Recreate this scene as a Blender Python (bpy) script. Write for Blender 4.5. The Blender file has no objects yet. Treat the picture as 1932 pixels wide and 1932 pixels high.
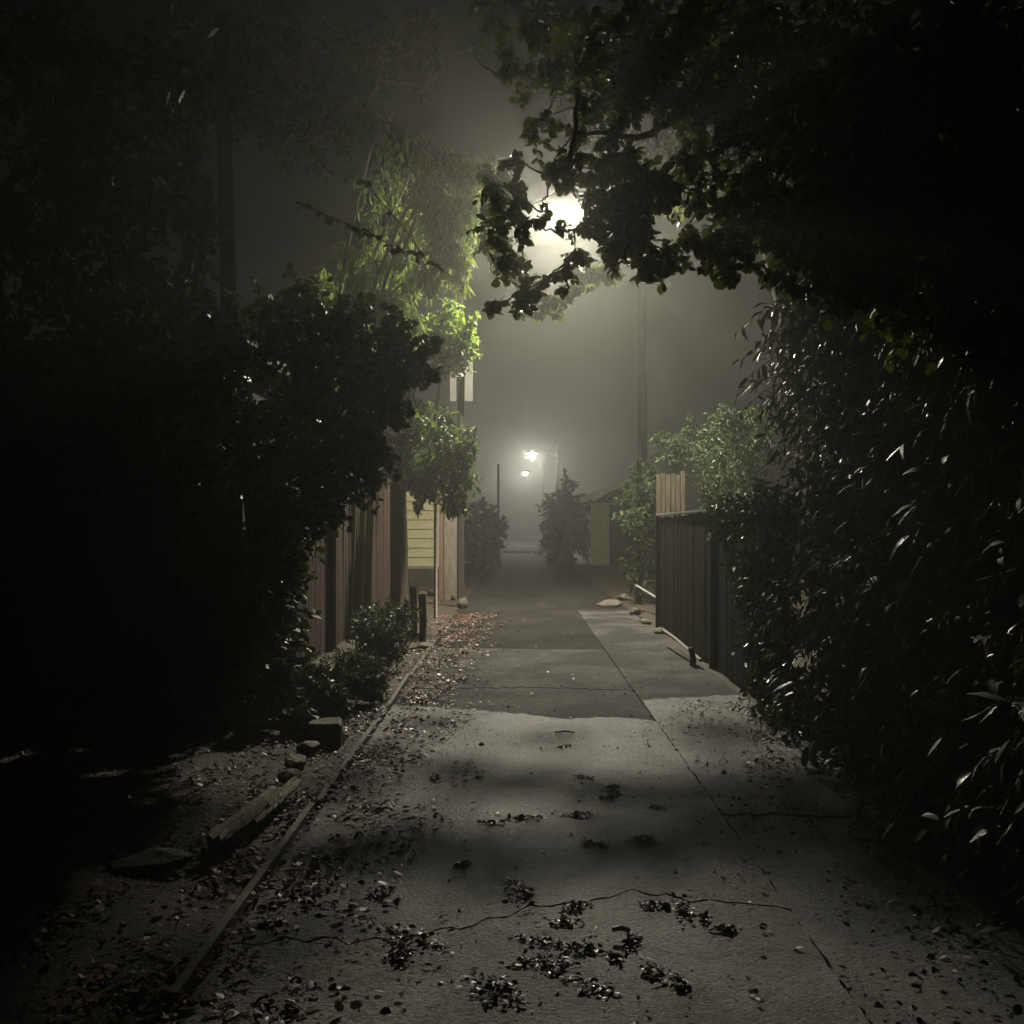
import bpy, math, random
import numpy as np
from mathutils import Vector

rng = np.random.default_rng(7)
random.seed(7)
scene = bpy.context.scene
COL = scene.collection
PI = math.pi
EYE = 1.6
F = 1981.0          # focal length, in units of a 1932 px wide picture
CX, CY = 976.0, 993.0


def V(vx, vy, D):
    """real-world point at distance D seen at a picture position"""
    return np.array([(vx - CX) / F * D, D, EYE - (vy - CY) / F * D])


def G(vx, vy):
    """point of the ground seen at a picture position"""
    D = EYE * F / (vy - CY)
    return np.array([(vx - CX) / F * D, D, 0.0])


# ------------------------------------------------------------------ materials
def new_mat(name):
    m = bpy.data.materials.new(name)
    m.use_nodes = True
    nt = m.node_tree
    nt.nodes.clear()
    return m, nt.nodes, nt.links


def ramp(N, stops):
    r = N.new('ShaderNodeValToRGB')
    e = r.color_ramp.elements
    while len(e) < len(stops):
        e.new(0.5)
    for el, (p, c) in zip(e, stops):
        el.position = p
        el.color = (*c, 1)
    return r


def leaf_mat(name, c1, c2, c3=None, rough=0.35, trans=0.35, spec=0.5):
    m, N, L = new_mat(name)
    out = N.new('ShaderNodeOutputMaterial')
    geo = N.new('ShaderNodeNewGeometry')
    st = [(0.0, c1), (0.75, c2)] + ([(1.0, c3)] if c3 else [])
    r = ramp(N, st)
    L.new(geo.outputs['Random Per Island'], r.inputs[0])
    p = N.new('ShaderNodeBsdfPrincipled')
    p.inputs['Roughness'].default_value = rough
    p.inputs['Specular IOR Level'].default_value = spec
    L.new(r.outputs[0], p.inputs['Base Color'])
    ma = N.new('ShaderNodeMath'); ma.operation = 'MULTIPLY'; ma.inputs[1].default_value = 7.31
    L.new(geo.outputs['Random Per Island'], ma.inputs[0])
    fr = N.new('ShaderNodeMath'); fr.operation = 'FRACT'; L.new(ma.outputs[0], fr.inputs[0])
    mr = N.new('ShaderNodeMapRange'); mr.inputs['To Min'].default_value = rough; mr.inputs['To Max'].default_value = min(1, rough + .45)
    L.new(fr.outputs[0], mr.inputs[0]); L.new(mr.outputs[0], p.inputs['Roughness'])
    t = N.new('ShaderNodeBsdfTranslucent')
    mul = N.new('ShaderNodeMixRGB')
    mul.blend_type = 'MULTIPLY'
    mul.inputs[0].default_value = 1
    mul.inputs[2].default_value = (1.6, 1.6, 0.85, 1)
    L.new(r.outputs[0], mul.inputs[1])
    L.new(mul.outputs[0], t.inputs['Color'])
    mx = N.new('ShaderNodeMixShader')
    mx.inputs[0].default_value = trans
    L.new(p.outputs[0], mx.inputs[1])
    L.new(t.outputs[0], mx.inputs[2])
    L.new(mx.outputs[0], out.inputs[0])
    return m


def noise_mat(name, stops, scale=4.0, detail=8, rough=(0.5, 0.8), bump=0.3, bscale=40.0,
              stretch=(1, 1, 1), stain=None, spec=0.3, isl=0.0, crack=0.0, dist=0.0, bdist=0.02):
    m, N, L = new_mat(name)
    out = N.new('ShaderNodeOutputMaterial')
    tc = N.new('ShaderNodeTexCoord')
    mp = N.new('ShaderNodeMapping')
    mp.inputs['Scale'].default_value = stretch
    L.new(tc.outputs['Object'], mp.inputs[0])
    n = N.new('ShaderNodeTexNoise')
    n.inputs['Scale'].default_value = scale
    n.inputs['Detail'].default_value = detail
    n.inputs['Roughness'].default_value = 0.65
    n.inputs['Distortion'].default_value = dist
    L.new(mp.outputs[0], n.inputs['Vector'])
    r = ramp(N, stops)
    L.new(n.outputs[0], r.inputs[0])
    col = r.outputs[0]
    if stain:
        n3 = N.new('ShaderNodeTexNoise')
        n3.inputs['Scale'].default_value = stain[0]
        n3.inputs['Detail'].default_value = 6
        n3.inputs['Distortion'].default_value = 0.6
        L.new(mp.outputs[0], n3.inputs['Vector'])
        r3 = ramp(N, [(stain[1], (stain[3],) * 3), (stain[2], (1, 1, 1))])
        L.new(n3.outputs[0], r3.inputs[0])
        mm = N.new('ShaderNodeMixRGB')
        mm.blend_type = 'MULTIPLY'
        mm.inputs[0].default_value = 1
        L.new(col, mm.inputs[1])
        L.new(r3.outputs[0], mm.inputs[2])
        col = mm.outputs[0]
    if crack:
        # grit, small dark spots and wandering cracks in the concrete
        n5 = N.new('ShaderNodeTexNoise'); n5.inputs['Scale'].default_value = 55; n5.inputs['Detail'].default_value = 4
        r5 = ramp(N, [(0.36, (0.45,) * 3), (0.52, (1, 1, 1))])
        L.new(mp.outputs[0], n5.inputs['Vector']); L.new(n5.outputs[0], r5.inputs[0])
        n6 = N.new('ShaderNodeTexNoise'); n6.inputs['Scale'].default_value = 14; n6.inputs['Detail'].default_value = 8; n6.inputs['Roughness'].default_value = .75
        r6 = ramp(N, [(0.38, (0.5,) * 3), (0.50, (1, 1, 1))])
        L.new(mp.outputs[0], n6.inputs['Vector']); L.new(n6.outputs[0], r6.inputs[0])
        nd = N.new('ShaderNodeTexNoise'); nd.inputs['Scale'].default_value = 2.5; nd.inputs['Detail'].default_value = 6
        L.new(mp.outputs[0], nd.inputs['Vector'])
        md = N.new('ShaderNodeMixRGB'); md.inputs[0].default_value = .28
        L.new(mp.outputs[0], md.inputs[1]); L.new(nd.outputs['Color'], md.inputs[2])
        vo = N.new('ShaderNodeTexVoronoi'); vo.feature = 'DISTANCE_TO_EDGE'; vo.inputs['Scale'].default_value = crack
        L.new(md.outputs[0], vo.inputs['Vector'])
        rc = ramp(N, [(0.0, (0.3,) * 3), (0.006, (1, 1, 1))])
        L.new(vo.outputs['Distance'], rc.inputs[0])
        for o_ in (r5, r6, rc):
            mm = N.new('ShaderNodeMixRGB'); mm.blend_type = 'MULTIPLY'; mm.inputs[0].default_value = 1
            L.new(col, mm.inputs[1]); L.new(o_.outputs[0], mm.inputs[2]); col = mm.outputs[0]
    if isl:
        g_ = N.new('ShaderNodeNewGeometry')
        ri = ramp(N, [(0.0, (1 - isl,) * 3), (1.0, (1 + isl,) * 3)])
        L.new(g_.outputs['Random Per Island'], ri.inputs[0])
        mm = N.new('ShaderNodeMixRGB'); mm.blend_type = 'MULTIPLY'; mm.inputs[0].default_value = 1
        L.new(col, mm.inputs[1]); L.new(ri.outputs[0], mm.inputs[2]); col = mm.outputs[0]
    p = N.new('ShaderNodeBsdfPrincipled')
    p.inputs['Specular IOR Level'].default_value = spec
    L.new(col, p.inputs['Base Color'])
    rr = N.new('ShaderNodeMapRange')
    rr.inputs['To Min'].default_value = rough[0]
    rr.inputs['To Max'].default_value = rough[1]
    L.new(n.outputs[0], rr.inputs[0])
    L.new(rr.outputs[0], p.inputs['Roughness'])
    n2 = N.new('ShaderNodeTexNoise')
    n2.inputs['Scale'].default_value = bscale
    n2.inputs['Detail'].default_value = 6
    n2.inputs['Roughness'].default_value = 0.7
    L.new(mp.outputs[0], n2.inputs['Vector'])
    b = N.new('ShaderNodeBump')
    b.inputs['Strength'].default_value = bump
    b.inputs['Distance'].default_value = bdist
    L.new(n2.outputs[0], b.inputs['Height'])
    L.new(b.outputs[0], p.inputs['Normal'])
    L.new(p.outputs[0], out.inputs[0])
    return m


def emit_mat(name, c, s):
    m, N, L = new_mat(name)
    out = N.new('ShaderNodeOutputMaterial')
    e = N.new('ShaderNodeEmission')
    e.inputs[0].default_value = (*c, 1)
    e.inputs[1].default_value = s
    L.new(e.outputs[0], out.inputs[0])
    return m


LAMP = (1.0, 0.935, 0.74)
M = dict(
    canopy=leaf_mat('canopy_leaf', (0.04, 0.06, 0.010), (0.08, 0.105, 0.018), (0.12, 0.13, 0.03), 0.2, 0.34, 0.7),
    hedge=leaf_mat('hedge_leaf', (0.014, 0.032, 0.006), (0.032, 0.055, 0.010), (0.05, 0.06, 0.014), 0.27, 0.12, 0.45),
    vine=leaf_mat('vine_leaf', (0.016, 0.030, 0.007), (0.032, 0.052, 0.012), (0.07, 0.08, 0.02), 0.38, 0.16, 0.3),
    shade=leaf_mat('dark_leaf', (0.010, 0.018, 0.005), (0.02, 0.03, 0.009), (0.04, 0.05, 0.014), 0.5, 0.05, 0.12),
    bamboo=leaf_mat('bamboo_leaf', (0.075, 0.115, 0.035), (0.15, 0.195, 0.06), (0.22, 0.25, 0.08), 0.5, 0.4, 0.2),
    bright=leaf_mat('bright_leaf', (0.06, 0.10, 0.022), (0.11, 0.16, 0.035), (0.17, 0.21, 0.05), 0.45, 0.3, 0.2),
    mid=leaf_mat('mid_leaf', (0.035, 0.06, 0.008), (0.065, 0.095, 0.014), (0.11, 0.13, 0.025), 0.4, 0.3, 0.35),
    low=leaf_mat('shrub_leaf', (0.010, 0.028, 0.004), (0.022, 0.045, 0.008), (0.05, 0.075, 0.015), 0.4, 0.2, 0.3),
    litter=leaf_mat('fallen_leaf', (0.05, 0.025, 0.014), (0.07, 0.04, 0.022), (0.20, 0.14, 0.085), 0.42, 0.05, 0.32),
    redlitter=leaf_mat('red_fallen_leaf', (0.07, 0.022, 0.014), (0.12, 0.055, 0.036), (0.26, 0.16, 0.11), 0.4, 0.05, 0.4),
    clump=leaf_mat('wet_leaf', (0.02, 0.012, 0.008), (0.055, 0.030, 0.018), (0.13, 0.08, 0.05), 0.3, 0.05, 0.5),
    bark=noise_mat('bark', [(0.3, (0.03, 0.024, 0.018)), (0.7, (0.07, 0.06, 0.045))], 9, 8, (0.8, 1.0), 0.9, 14, (6, 6, 1), spec=.06),
    twig=noise_mat('twig_bark', [(0.3, (0.04, 0.032, 0.022)), (0.7, (0.11, 0.09, 0.06))], 12, 4, (0.5, 0.8), 0.3),
    paletwig=noise_mat('bare_twig', [(0.3, (0.5, 0.45, 0.36)), (0.7, (0.75, 0.7, 0.6))], 12, 4, (0.3, 0.6), 0.3),
    culm=noise_mat('bamboo_culm', [(0.3, (0.10, 0.11, 0.05)), (0.7, (0.20, 0.20, 0.10))], 5, 4, (0.3, 0.5), 0.2, 8, (4, 4, 1)),
    concrete=noise_mat('concrete', [(0.3, (0.075, 0.073, 0.065)), (0.7, (0.19, 0.185, 0.167))], 7, 12, (0.38, 0.75), 0.9, 55,
                       stain=(1.1, 0.42, 0.56, 0.28), dist=0.3, crack=.55, spec=.5, bdist=.03),
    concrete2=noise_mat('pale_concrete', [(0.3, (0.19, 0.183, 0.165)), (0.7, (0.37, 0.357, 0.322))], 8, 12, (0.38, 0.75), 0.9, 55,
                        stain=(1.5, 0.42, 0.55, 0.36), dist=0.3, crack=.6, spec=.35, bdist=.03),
    oldconcrete=noise_mat('old_concrete', [(0.3, (0.03, 0.025, 0.022)), (0.7, (0.07, 0.058, 0.052))], 6, 12, (0.8, 1.0), 0.9, 45,
                          stain=(0.9, 0.40, 0.58, 0.45), dist=0.3, spec=.12, crack=.5, bdist=.03),
    midconcrete=noise_mat('mid_concrete', [(0.3, (0.038, 0.036, 0.034)), (0.7, (0.12, 0.115, 0.108))], 6, 12, (0.7, 1.0), 0.9, 45,
                          stain=(1.0, 0.42, 0.56, 0.35), dist=0.3, spec=.2, crack=.5, bdist=.03),
    asphalt=noise_mat('asphalt', [(0.3, (0.012, 0.011, 0.0105)), (0.7, (0.038, 0.034, 0.032))], 3, 12, (0.85, 1.0), 0.8, 60,
                      stain=(0.6, 0.4, 0.6, 0.6), spec=.08),
    soil=noise_mat('soil', [(0.3, (0.02, 0.014, 0.009)), (0.7, (0.06, 0.045, 0.03))], 6, 10, (0.6, 0.9), 1.0, 20, bdist=0.05),
    redwood=noise_mat('reddish_board', [(0.3, (0.024, 0.013, 0.010)), (0.7, (0.07, 0.042, 0.033))], 3, 8, (0.8, 1.0), 0.7, 10,
                      (9, 9, 0.8), isl=.4, spec=.15, stain=(1.2, .35, .6, .5)),
    darkwood=noise_mat('dark_board', [(0.3, (0.003, 0.004, 0.002)), (0.7, (0.012, 0.012, 0.008))], 3, 8, (0.9, 1.0), 0.5, 10,
                       (9, 9, 0.8), isl=.5, spec=.03),
    blackwood=noise_mat('shed_board', [(0.3, (0.02, 0.018, 0.016)), (0.7, (0.045, 0.042, 0.036))], 3, 8, (0.7, 0.9), 0.5, 10,
                        (9, 9, 0.8)),
    palewood=noise_mat('pale_board', [(0.3, (0.08, 0.065, 0.042)), (0.7, (0.2, 0.16, 0.11))], 3, 8, (0.5, 0.8), 0.4, 10, (9, 9, 0.8)),
    oldtimber=noise_mat('weathered_timber', [(0.3, (0.16, 0.14, 0.10)), (0.7, (0.5, 0.46, 0.34))], 5, 10, (0.5, 0.8), 1.0, 18, (8, 1, 8)),
    edging=noise_mat('edging_board', [(0.3, (0.02, 0.014, 0.01)), (0.7, (0.055, 0.038, 0.028))], 4, 8, (0.5, 0.8), 0.6, 15, (8, 1, 8)),
    yellow=noise_mat('cream_paint', [(0.3, (0.2, 0.18, 0.10)), (0.7, (0.3, 0.27, 0.16))], 4, 6, (0.5, 0.7), 0.15, 30, (1, 1, 3)),
    pinkish=noise_mat('post_paint', [(0.3, (0.08, 0.065, 0.05)), (0.7, (0.17, 0.14, 0.11))], 6, 10, (0.6, 0.8), 0.5, 20, (3, 3, 1)),
    brown=noise_mat('brown_paint', [(0.3, (0.08, 0.05, 0.035)), (0.7, (0.14, 0.09, 0.06))], 6, 6, (0.6, 0.8), 0.3),
    stone=noise_mat('stone', [(0.3, (0.04, 0.034, 0.026)), (0.7, (0.11, 0.092, 0.07))], 9, 10, (0.6, 0.9), 0.9, 14),
    stone_pale=noise_mat('pale_fascia', [(0.3, (0.4, 0.36, 0.3)), (0.7, (0.6, 0.56, 0.48))], 9, 6, (0.6, 0.9), 0.3),
    garage=noise_mat('garage_paint', [(0.3, (0.26, 0.23, 0.12)), (0.7, (0.38, 0.34, 0.2))], 4, 6, (0.5, 0.7), 0.15),
    mossy=noise_mat('mossy_stone', [(0.3, (0.03, 0.034, 0.016)), (0.7, (0.13, 0.125, 0.08))], 9, 10, (0.6, 0.9), 0.9, 14),
    white=noise_mat('white_paint', [(0.3, (0.05, 0.048, 0.043)), (0.7, (0.09, 0.087, 0.078))], 6, 6, (0.4, 0.6), 0.1),
    metal=noise_mat('dull_metal', [(0.3, (0.16, 0.16, 0.15)), (0.7, (0.26, 0.26, 0.25))], 12, 6, (0.35, 0.6), 0.1),
    polewood=noise_mat('pole_wood', [(0.3, (0.010, 0.009, 0.008)), (0.7, (0.024, 0.021, 0.018))], 5, 8, (0.8, 1.0), 0.6, 12, (8, 8, 0.7), spec=.08),
    roof=noise_mat('roof_felt', [(0.3, (0.10, 0.10, 0.095)), (0.7, (0.2, 0.2, 0.19))], 9, 8, (0.6, 0.9), 0.5),
    glass=None,
    lens=emit_mat('lamp_glow', LAMP, 8300),
    lens_far=emit_mat('lamp_glow_far', (1.0, 0.96, 0.86), 1900),
)


# ------------------------------------------------------------------ mesh helpers
def tag(o, label=None, cat=None, group=None, kind=None):
    if label: o['label'] = label
    if cat: o['category'] = cat
    if group: o['group'] = group
    if kind: o['kind'] = kind
    return o


def empty(name, loc, label, cat, group=None):
    o = bpy.data.objects.new(name, None)
    o.location = loc
    COL.objects.link(o)
    return tag(o, label, cat, group)


def link(name, me, mat, parent=None, origin=None):
    if mat is not None:
        me.materials.append(mat)
    o = bpy.data.objects.new(name, me)
    COL.objects.link(o)
    if parent is not None:
        o.parent = parent
        loc = np.array(world_loc(parent))
        o.location = tuple(-loc)
    return o


def world_loc(o):
    l = np.array(o.location)
    if o.parent is not None:
        l = l + np.array(world_loc(o.parent))
    return l


class MB:
    """collects geometry in world coordinates"""

    def __init__(s):
        s.v = []; s.f = []; s.n = 0; s.mi = []

    def add(s, verts, faces):
        s.v.append(np.asarray(verts, dtype=float))
        s.f += [tuple(i + s.n for i in f) for f in faces]
        s.n += len(verts)

    def box(s, x0, x1, y0, y1, z0, z1, j=0.0):
        vs = np.array([(x, y, z) for z in (z0, z1) for y in (y0, y1) for x in (x0, x1)], float)
        if j:
            vs += rng.normal(0, j, vs.shape)
        s.add(vs, [(0, 2, 3, 1), (4, 5, 7, 6), (0, 1, 5, 4), (2, 6, 7, 3), (0, 4, 6, 2), (1, 3, 7, 5)])

    def obox(s, p0, p1, w, h, z=None):
        """a bar from p0 to p1 of width w and height h"""
        p0 = np.array(p0, float); p1 = np.array(p1, float)
        d = p1 - p0; d /= np.linalg.norm(d)
        up = np.array((0, 0, 1.0)) if abs(d[2]) < 0.9 else np.array((0, 1.0, 0))
        a = np.cross(d, up); a /= np.linalg.norm(a)
        b = np.cross(a, d)
        vs = [p + sx * a * w / 2 + sz * b * h / 2 for p in (p0, p1) for sx, sz in ((-1, -1), (1, -1), (1, 1), (-1, 1))]
        s.add(vs, [(0, 1, 2, 3), (4, 7, 6, 5), (0, 4, 5, 1), (1, 5, 6, 2), (2, 6, 7, 3), (3, 7, 4, 0)])

    def tube(s, pts, rad, seg=8, cap=True):
        pts = np.array(pts, float)
        k = len(pts)
        if np.isscalar(rad): rad = [rad] * k
        rings = []
        for i in range(k):
            d = pts[min(i + 1, k - 1)] - pts[max(i - 1, 0)]
            d /= (np.linalg.norm(d) + 1e-9)
            up = np.array((0, 0, 1.0)) if abs(d[2]) < 0.9 else np.array((1.0, 0, 0))
            a = np.cross(d, up); a /= np.linalg.norm(a); b = np.cross(d, a)
            for j in range(seg):
                t = 2 * PI * j / seg
                rings.append(pts[i] + rad[i] * (math.cos(t) * a + math.sin(t) * b))
        fs = []
        for i in range(k - 1):
            for j in range(seg):
                j2 = (j + 1) % seg
                fs.append((i * seg + j, i * seg + j2, (i + 1) * seg + j2, (i + 1) * seg + j))
        if cap:
            fs.append(tuple(range(seg)))
            fs.append(tuple(reversed(range((k - 1) * seg, k * seg))))
        s.add(rings, fs)

    def build(s, name, mat, parent=None, smooth=False):
        me = bpy.data.meshes.new(name)
        v = np.concatenate(s.v)
        me.from_pydata(v.tolist(), [], s.f)
        if smooth:
            me.polygons.foreach_set('use_smooth', [True] * len(me.polygons))
        me.update()
        return link(name, me, mat, parent)


def unit(a):
    return a / (np.linalg.norm(a, axis=-1, keepdims=True) + 1e-9)


#           u     v     w
BROAD = np.array([(0, 0, 0), (.5, 0, 0.0), (1.0, 0, -.10), (.22, .40, .07), (.62, .46, .06), (.22, -.40, .07), (.62, -.46, .06),
                  (.88, .2, -.02), (.88, -.2, -.02)])
BF = np.array([(0, 1, 3), (3, 1, 4), (4, 1, 7), (7, 1, 2), (0, 5, 1), (5, 6, 1), (6, 8, 1), (8, 2, 1)])
NARROW = np.array([(0, 0, 0), (.45, 0, -.05), (1.0, 0, -.34), (.2, .38, .0), (.6, .42, -.09), (.2, -.38, .0), (.6, -.42, -.09)])
NF = np.array([(0, 1, 3), (3, 1, 4), (4, 1, 2), (0, 5, 1), (5, 6, 1), (6, 2, 1)])


def leaves_obj(name, P, A, Nn, L, W, mat, parent=None, narrow=False):
    T, Fc = (NARROW, NF) if narrow else (BROAD, BF)
    n = len(P)
    A = unit(A)
    Nn = unit(Nn - (Nn * A).sum(1, keepdims=True) * A)
    B = np.cross(Nn, A)
    L = L[:, None, None]; W = W[:, None, None]
    curl = rng.uniform(0.2, 2.2, (n, 1, 1))
    vs = P[:, None, :] + T[None, :, 0:1] * L * A[:, None, :] + T[None, :, 1:2] * W * B[:, None, :] \
        + T[None, :, 2:3] * L * curl * Nn[:, None, :]
    k = len(T)
    vs = vs.reshape(-1, 3)
    fs = (Fc[None] + (np.arange(n) * k)[:, None, None]).reshape(-1, 3)
    me = bpy.data.meshes.new(name)
    me.vertices.add(len(vs)); me.vertices.foreach_set('co', vs.ravel())
    me.loops.add(fs.size); me.loops.foreach_set('vertex_index', fs.ravel().astype(np.int32))
    me.polygons.add(len(fs)); me.polygons.foreach_set('loop_start', np.arange(0, fs.size, 3, dtype=np.int32))
    me.update(calc_edges=True)
    return link(name, me, mat, parent)


def sprays(C, R, ntw, nl=7, droop=0.3, lleaf=0.08, ratio=0.75, tl=0.7):
    """twigs set through ellipsoids; returns leaf arrays and twig polylines"""
    P = []; A = []; Nn = []; Ls = []; Tw = []
    for c, r, k in zip(C, R, ntw):
        c = np.array(c, float); r = np.array(r, float) * np.ones(3)
        rm = r.mean()
        for _ in range(int(k)):
            o = unit(rng.normal(size=3)) * rng.uniform(0.1, 0.75) ** 0.6
            p0 = c + o * r * 0.75
            d = unit(o * 0.9 + rng.normal(0, 0.6, 3) + np.array((0, 0, -droop)))
            ln = rm * tl * rng.uniform(0.5, 1.2)
            t = np.linspace(0.12, 1, nl)[:, None]
            line = p0 + d * t * ln + np.array((0, 0, -1)) * droop * ln * 0.5 * t ** 2
            Tw.append(np.vstack([p0[None], line[nl // 2][None], line[-1][None]]))
            side = unit(np.cross(d, rng.normal(size=3)))
            sg = np.where(np.arange(nl) % 2, 1, -1)[:, None]
            ax = d * 0.5 + side * sg * 0.8 + rng.normal(0, 0.35, (nl, 3)) + np.array((0, 0, -droop * 0.9))
            nn = np.array((0, 0, 1.0)) + rng.normal(0, 0.55, (nl, 3))
            P.append(line); A.append(ax); Nn.append(nn)
            Ls.append(lleaf * rng.uniform(0.6, 1.25, nl))
    P = np.concatenate(P); A = np.concatenate(A); Nn = np.concatenate(Nn); Ls = np.concatenate(Ls)
    return P, A, Nn, Ls, Ls * ratio, Tw


def twig_mesh(Tw, r=0.004, keep=1.0):
    mb = MB()
    for t in Tw:
        if rng.random() < keep:
            mb.tube(t, [r, r * 0.8, r * 0.5], 3, False)
    return mb


def wobble(p0, p1, n=6, amp=0.06, sag=0.0):
    p0 = np.array(p0, float); p1 = np.array(p1, float)
    ln = np.linalg.norm(p1 - p0)
    out = []
    for i in range(n + 1):
        t = i / n
        q = p0 + (p1 - p0) * t
        if 0 < i < n:
            q = q + rng.normal(0, amp * ln / n * 2, 3)
        q[2] += sag * ln * math.sin(PI * t)
        out.append(q)
    return np.array(out)


def tree(name, label, cat, base, trunk, clusters, leafmat, lleaf=0.08, ratio=0.75, nl=7, droop=0.3, group=None,
         trunk_r=(0.12, 0.05), barkmat=None, narrow=False, limb_r=0.02, twig_r=0.004, tl=0.7, twig_keep=0.7,
         crown_name='crown', anchors=None, trunk_name='trunk', tkeep=None):
    root = empty(name, tuple(base), label, cat, group)
    C = [c[0] for c in clusters]; R = [c[1] for c in clusters]; K = [c[2] for c in clusters]
    P, A, Nn, L, W, Tw = sprays(C, R, K, nl, droop, lleaf, ratio, tl)
    crown = leaves_obj(crown_name, P, A, Nn, L, W, leafmat, root, narrow)
    mb = MB()
    if trunk is not None:
        k = len(trunk)
        mb.tube(trunk, list(np.linspace(trunk_r[0], trunk_r[1], k)), 10)
        mb.build(trunk_name, barkmat or M['bark'], root, True)
    pts = [np.array(p, float) for p in (anchors if anchors is not None else trunk)]
    lb = twig_mesh(Tw, twig_r, twig_keep)
    nodes = list(pts)
    order = sorted(range(len(C)), key=lambda i: min(np.linalg.norm(np.array(C[i]) - p) for p in pts))
    for i in order:
        c = np.array(C[i], float)
        q = min(nodes, key=lambda p: np.linalg.norm(p - c) + (0.3 if p[2] > c[2] + 1 else 0))
        w = wobble(q, c, 6, 0.10)
        ln = np.linalg.norm(c - q)
        r0 = min(limb_r * (0.5 + 0.5 * ln), limb_r * 2)
        lb.tube(w, list(np.linspace(r0, limb_r * 0.35, 7)), 5, False)
        nodes.append(c); nodes.append(w[3])
    lb.build('branches', M['twig'], root)
    return root


def blob(c, r, seed=0, sub=3, amp=0.25, flat=None):
    """irregular stone-like lump"""
    import bmesh
    bm = bmesh.new()
    bmesh.ops.create_icosphere(bm, subdivisions=sub, radius=1)
    rs = np.random.default_rng(seed)
    K = rs.normal(0, 1.6, (6, 3)); ph = rs.uniform(0, 6, 6)
    vs = []
    for v in bm.verts:
        p = np.array(v.co)
        d = 1 + amp * sum(math.sin(K[i] @ p * 1.6 + ph[i]) for i in range(6)) / 3
        q = p * d
        d2 = 1 + .05 * math.sin(p[0] * 9 + ph[0]) * math.sin(p[1] * 8 + ph[1]) + .05 * math.sin(p[2] * 11 + ph[2])
        q = np.maximum(np.minimum(q * d2, .82), -.82)
        q = np.sign(q) * np.abs(q) ** 0.8
        vs.append(q * np.array(r) + np.array(c))
    fs = [tuple(v.index for v in f.verts) for f in bm.faces]
    bm.free()
    return vs, fs


def rock(c, r, seed, n=22, boxy=0.0):
    """angular lump: hull of scattered points"""
    import bmesh
    rs = np.random.default_rng(seed)
    p = unit(rs.normal(size=(n, 3))) * rs.uniform(.8, 1.05, (n, 1))
    if boxy:
        p = np.concatenate([p * .9, np.array([(x, y, z) for x in (-1, 1) for y in (-1, 1) for z in (-1, 1)]) * .95 + rs.normal(0, .1, (8, 3))])
    bm = bmesh.new()
    for q in p:
        bm.verts.new(tuple(q * np.array(r)))
    res = bmesh.ops.convex_hull(bm, input=bm.verts)
    bmesh.ops.delete(bm, geom=[g for g in bm.verts if not g.link_faces], context='VERTS')
    bmesh.ops.bevel(bm, geom=list(bm.edges), offset=min(r) * .12, segments=1, affect='EDGES')
    bmesh.ops.triangulate(bm, faces=bm.faces)
    bmesh.ops.subdivide_edges(bm, edges=bm.edges, cuts=1, use_grid_fill=True)
    bm.verts.ensure_lookup_table(); bm.verts.index_update()
    vs = [np.array(v.co) + rs.normal(0, min(r) * .025, 3) + np.array(c) for v in bm.verts]
    fs = [tuple(v.index for v in f.verts) for f in bm.faces]
    bm.free()
    return vs, fs


def rough_log(p0, p1, r, seed):
    rs = np.random.default_rng(seed)
    p0 = np.array(p0, float); p1 = np.array(p1, float)
    k, seg = 26, 12
    d = p1 - p0; a = unit(np.cross(d, (0, 0, 1.))); b = unit(np.cross(a, d))
    prof = rs.uniform(.65, 1.2, seg)
    v = []
    bend = np.cumsum(rs.normal(0, .002, (k, 2)), 0)
    for i in range(k):
        c = p0 + d * i / (k - 1) + a * bend[i, 0] + b * bend[i, 1]
        for j in range(seg):
            t = 2 * PI * j / seg
            q = r * prof[j] * rs.uniform(.88, 1.12) * (.6 + .4 * rs.random() if i in (0, k - 1) else 1)
            v.append(c + q * (math.cos(t) * a + math.sin(t) * .8 * b))
    f = [(i * seg + j, i * seg + (j + 1) % seg, (i + 1) * seg + (j + 1) % seg, (i + 1) * seg + j) for i in range(k - 1) for j in range(seg)]
    f += [tuple(range(seg)), tuple(reversed(range((k - 1) * seg, k * seg)))]
    return v, f


# ------------------------------------------------------------------ camera, world, haze
cam_d = bpy.data.cameras.new('camera')
cam = bpy.data.objects.new('camera', cam_d)
COL.objects.link(cam)
scene.camera = cam
cam.location = (0, 0, EYE)
cam.rotation_euler = (PI / 2, 0, 0)
cam_d.sensor_width = 36
cam_d.lens = 36 * F / 1932
cam_d.shift_x = (966 - CX) / 1932
cam_d.shift_y = (CY - 966) / 1932
cam_d.clip_end = 2000

w = bpy.data.worlds.new('World')
scene.world = w
w.use_nodes = True
sky = w.node_tree.nodes.new('ShaderNodeTexSky')
sky.sky_type = 'NISHITA'
sky.sun_disc = False
sky.sun_elevation = math.radians(2)
sky.sun_rotation = math.radians(150)
bg = w.node_tree.nodes['Background']
w.node_tree.links.new(sky.outputs[0], bg.inputs[0])
bg.inputs[1].default_value = 0.0006

hz = MB()
hz.box(-70, 70, -8, 170, -1.6, 16)
me_haze = hz.build('haze', None)
m, N, L = new_mat('haze_air')
out = N.new('ShaderNodeOutputMaterial')
pv = N.new('ShaderNodeVolumePrincipled')
HAZE_D, HAZE_G = 0.0040, 0.74
pv.inputs['Density'].default_value = HAZE_D
pv.inputs['Anisotropy'].default_value = HAZE_G
pv.inputs['Color'].default_value = (0.90, 0.915, 0.86, 1)
pv.inputs['Density Attribute'].default_value = ''
L.new(pv.outputs[0], out.inputs['Volume'])
me_haze.data.materials.append(m)
tag(me_haze, 'thin night fog lit by the street lamps', 'haze', kind='stuff')

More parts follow.
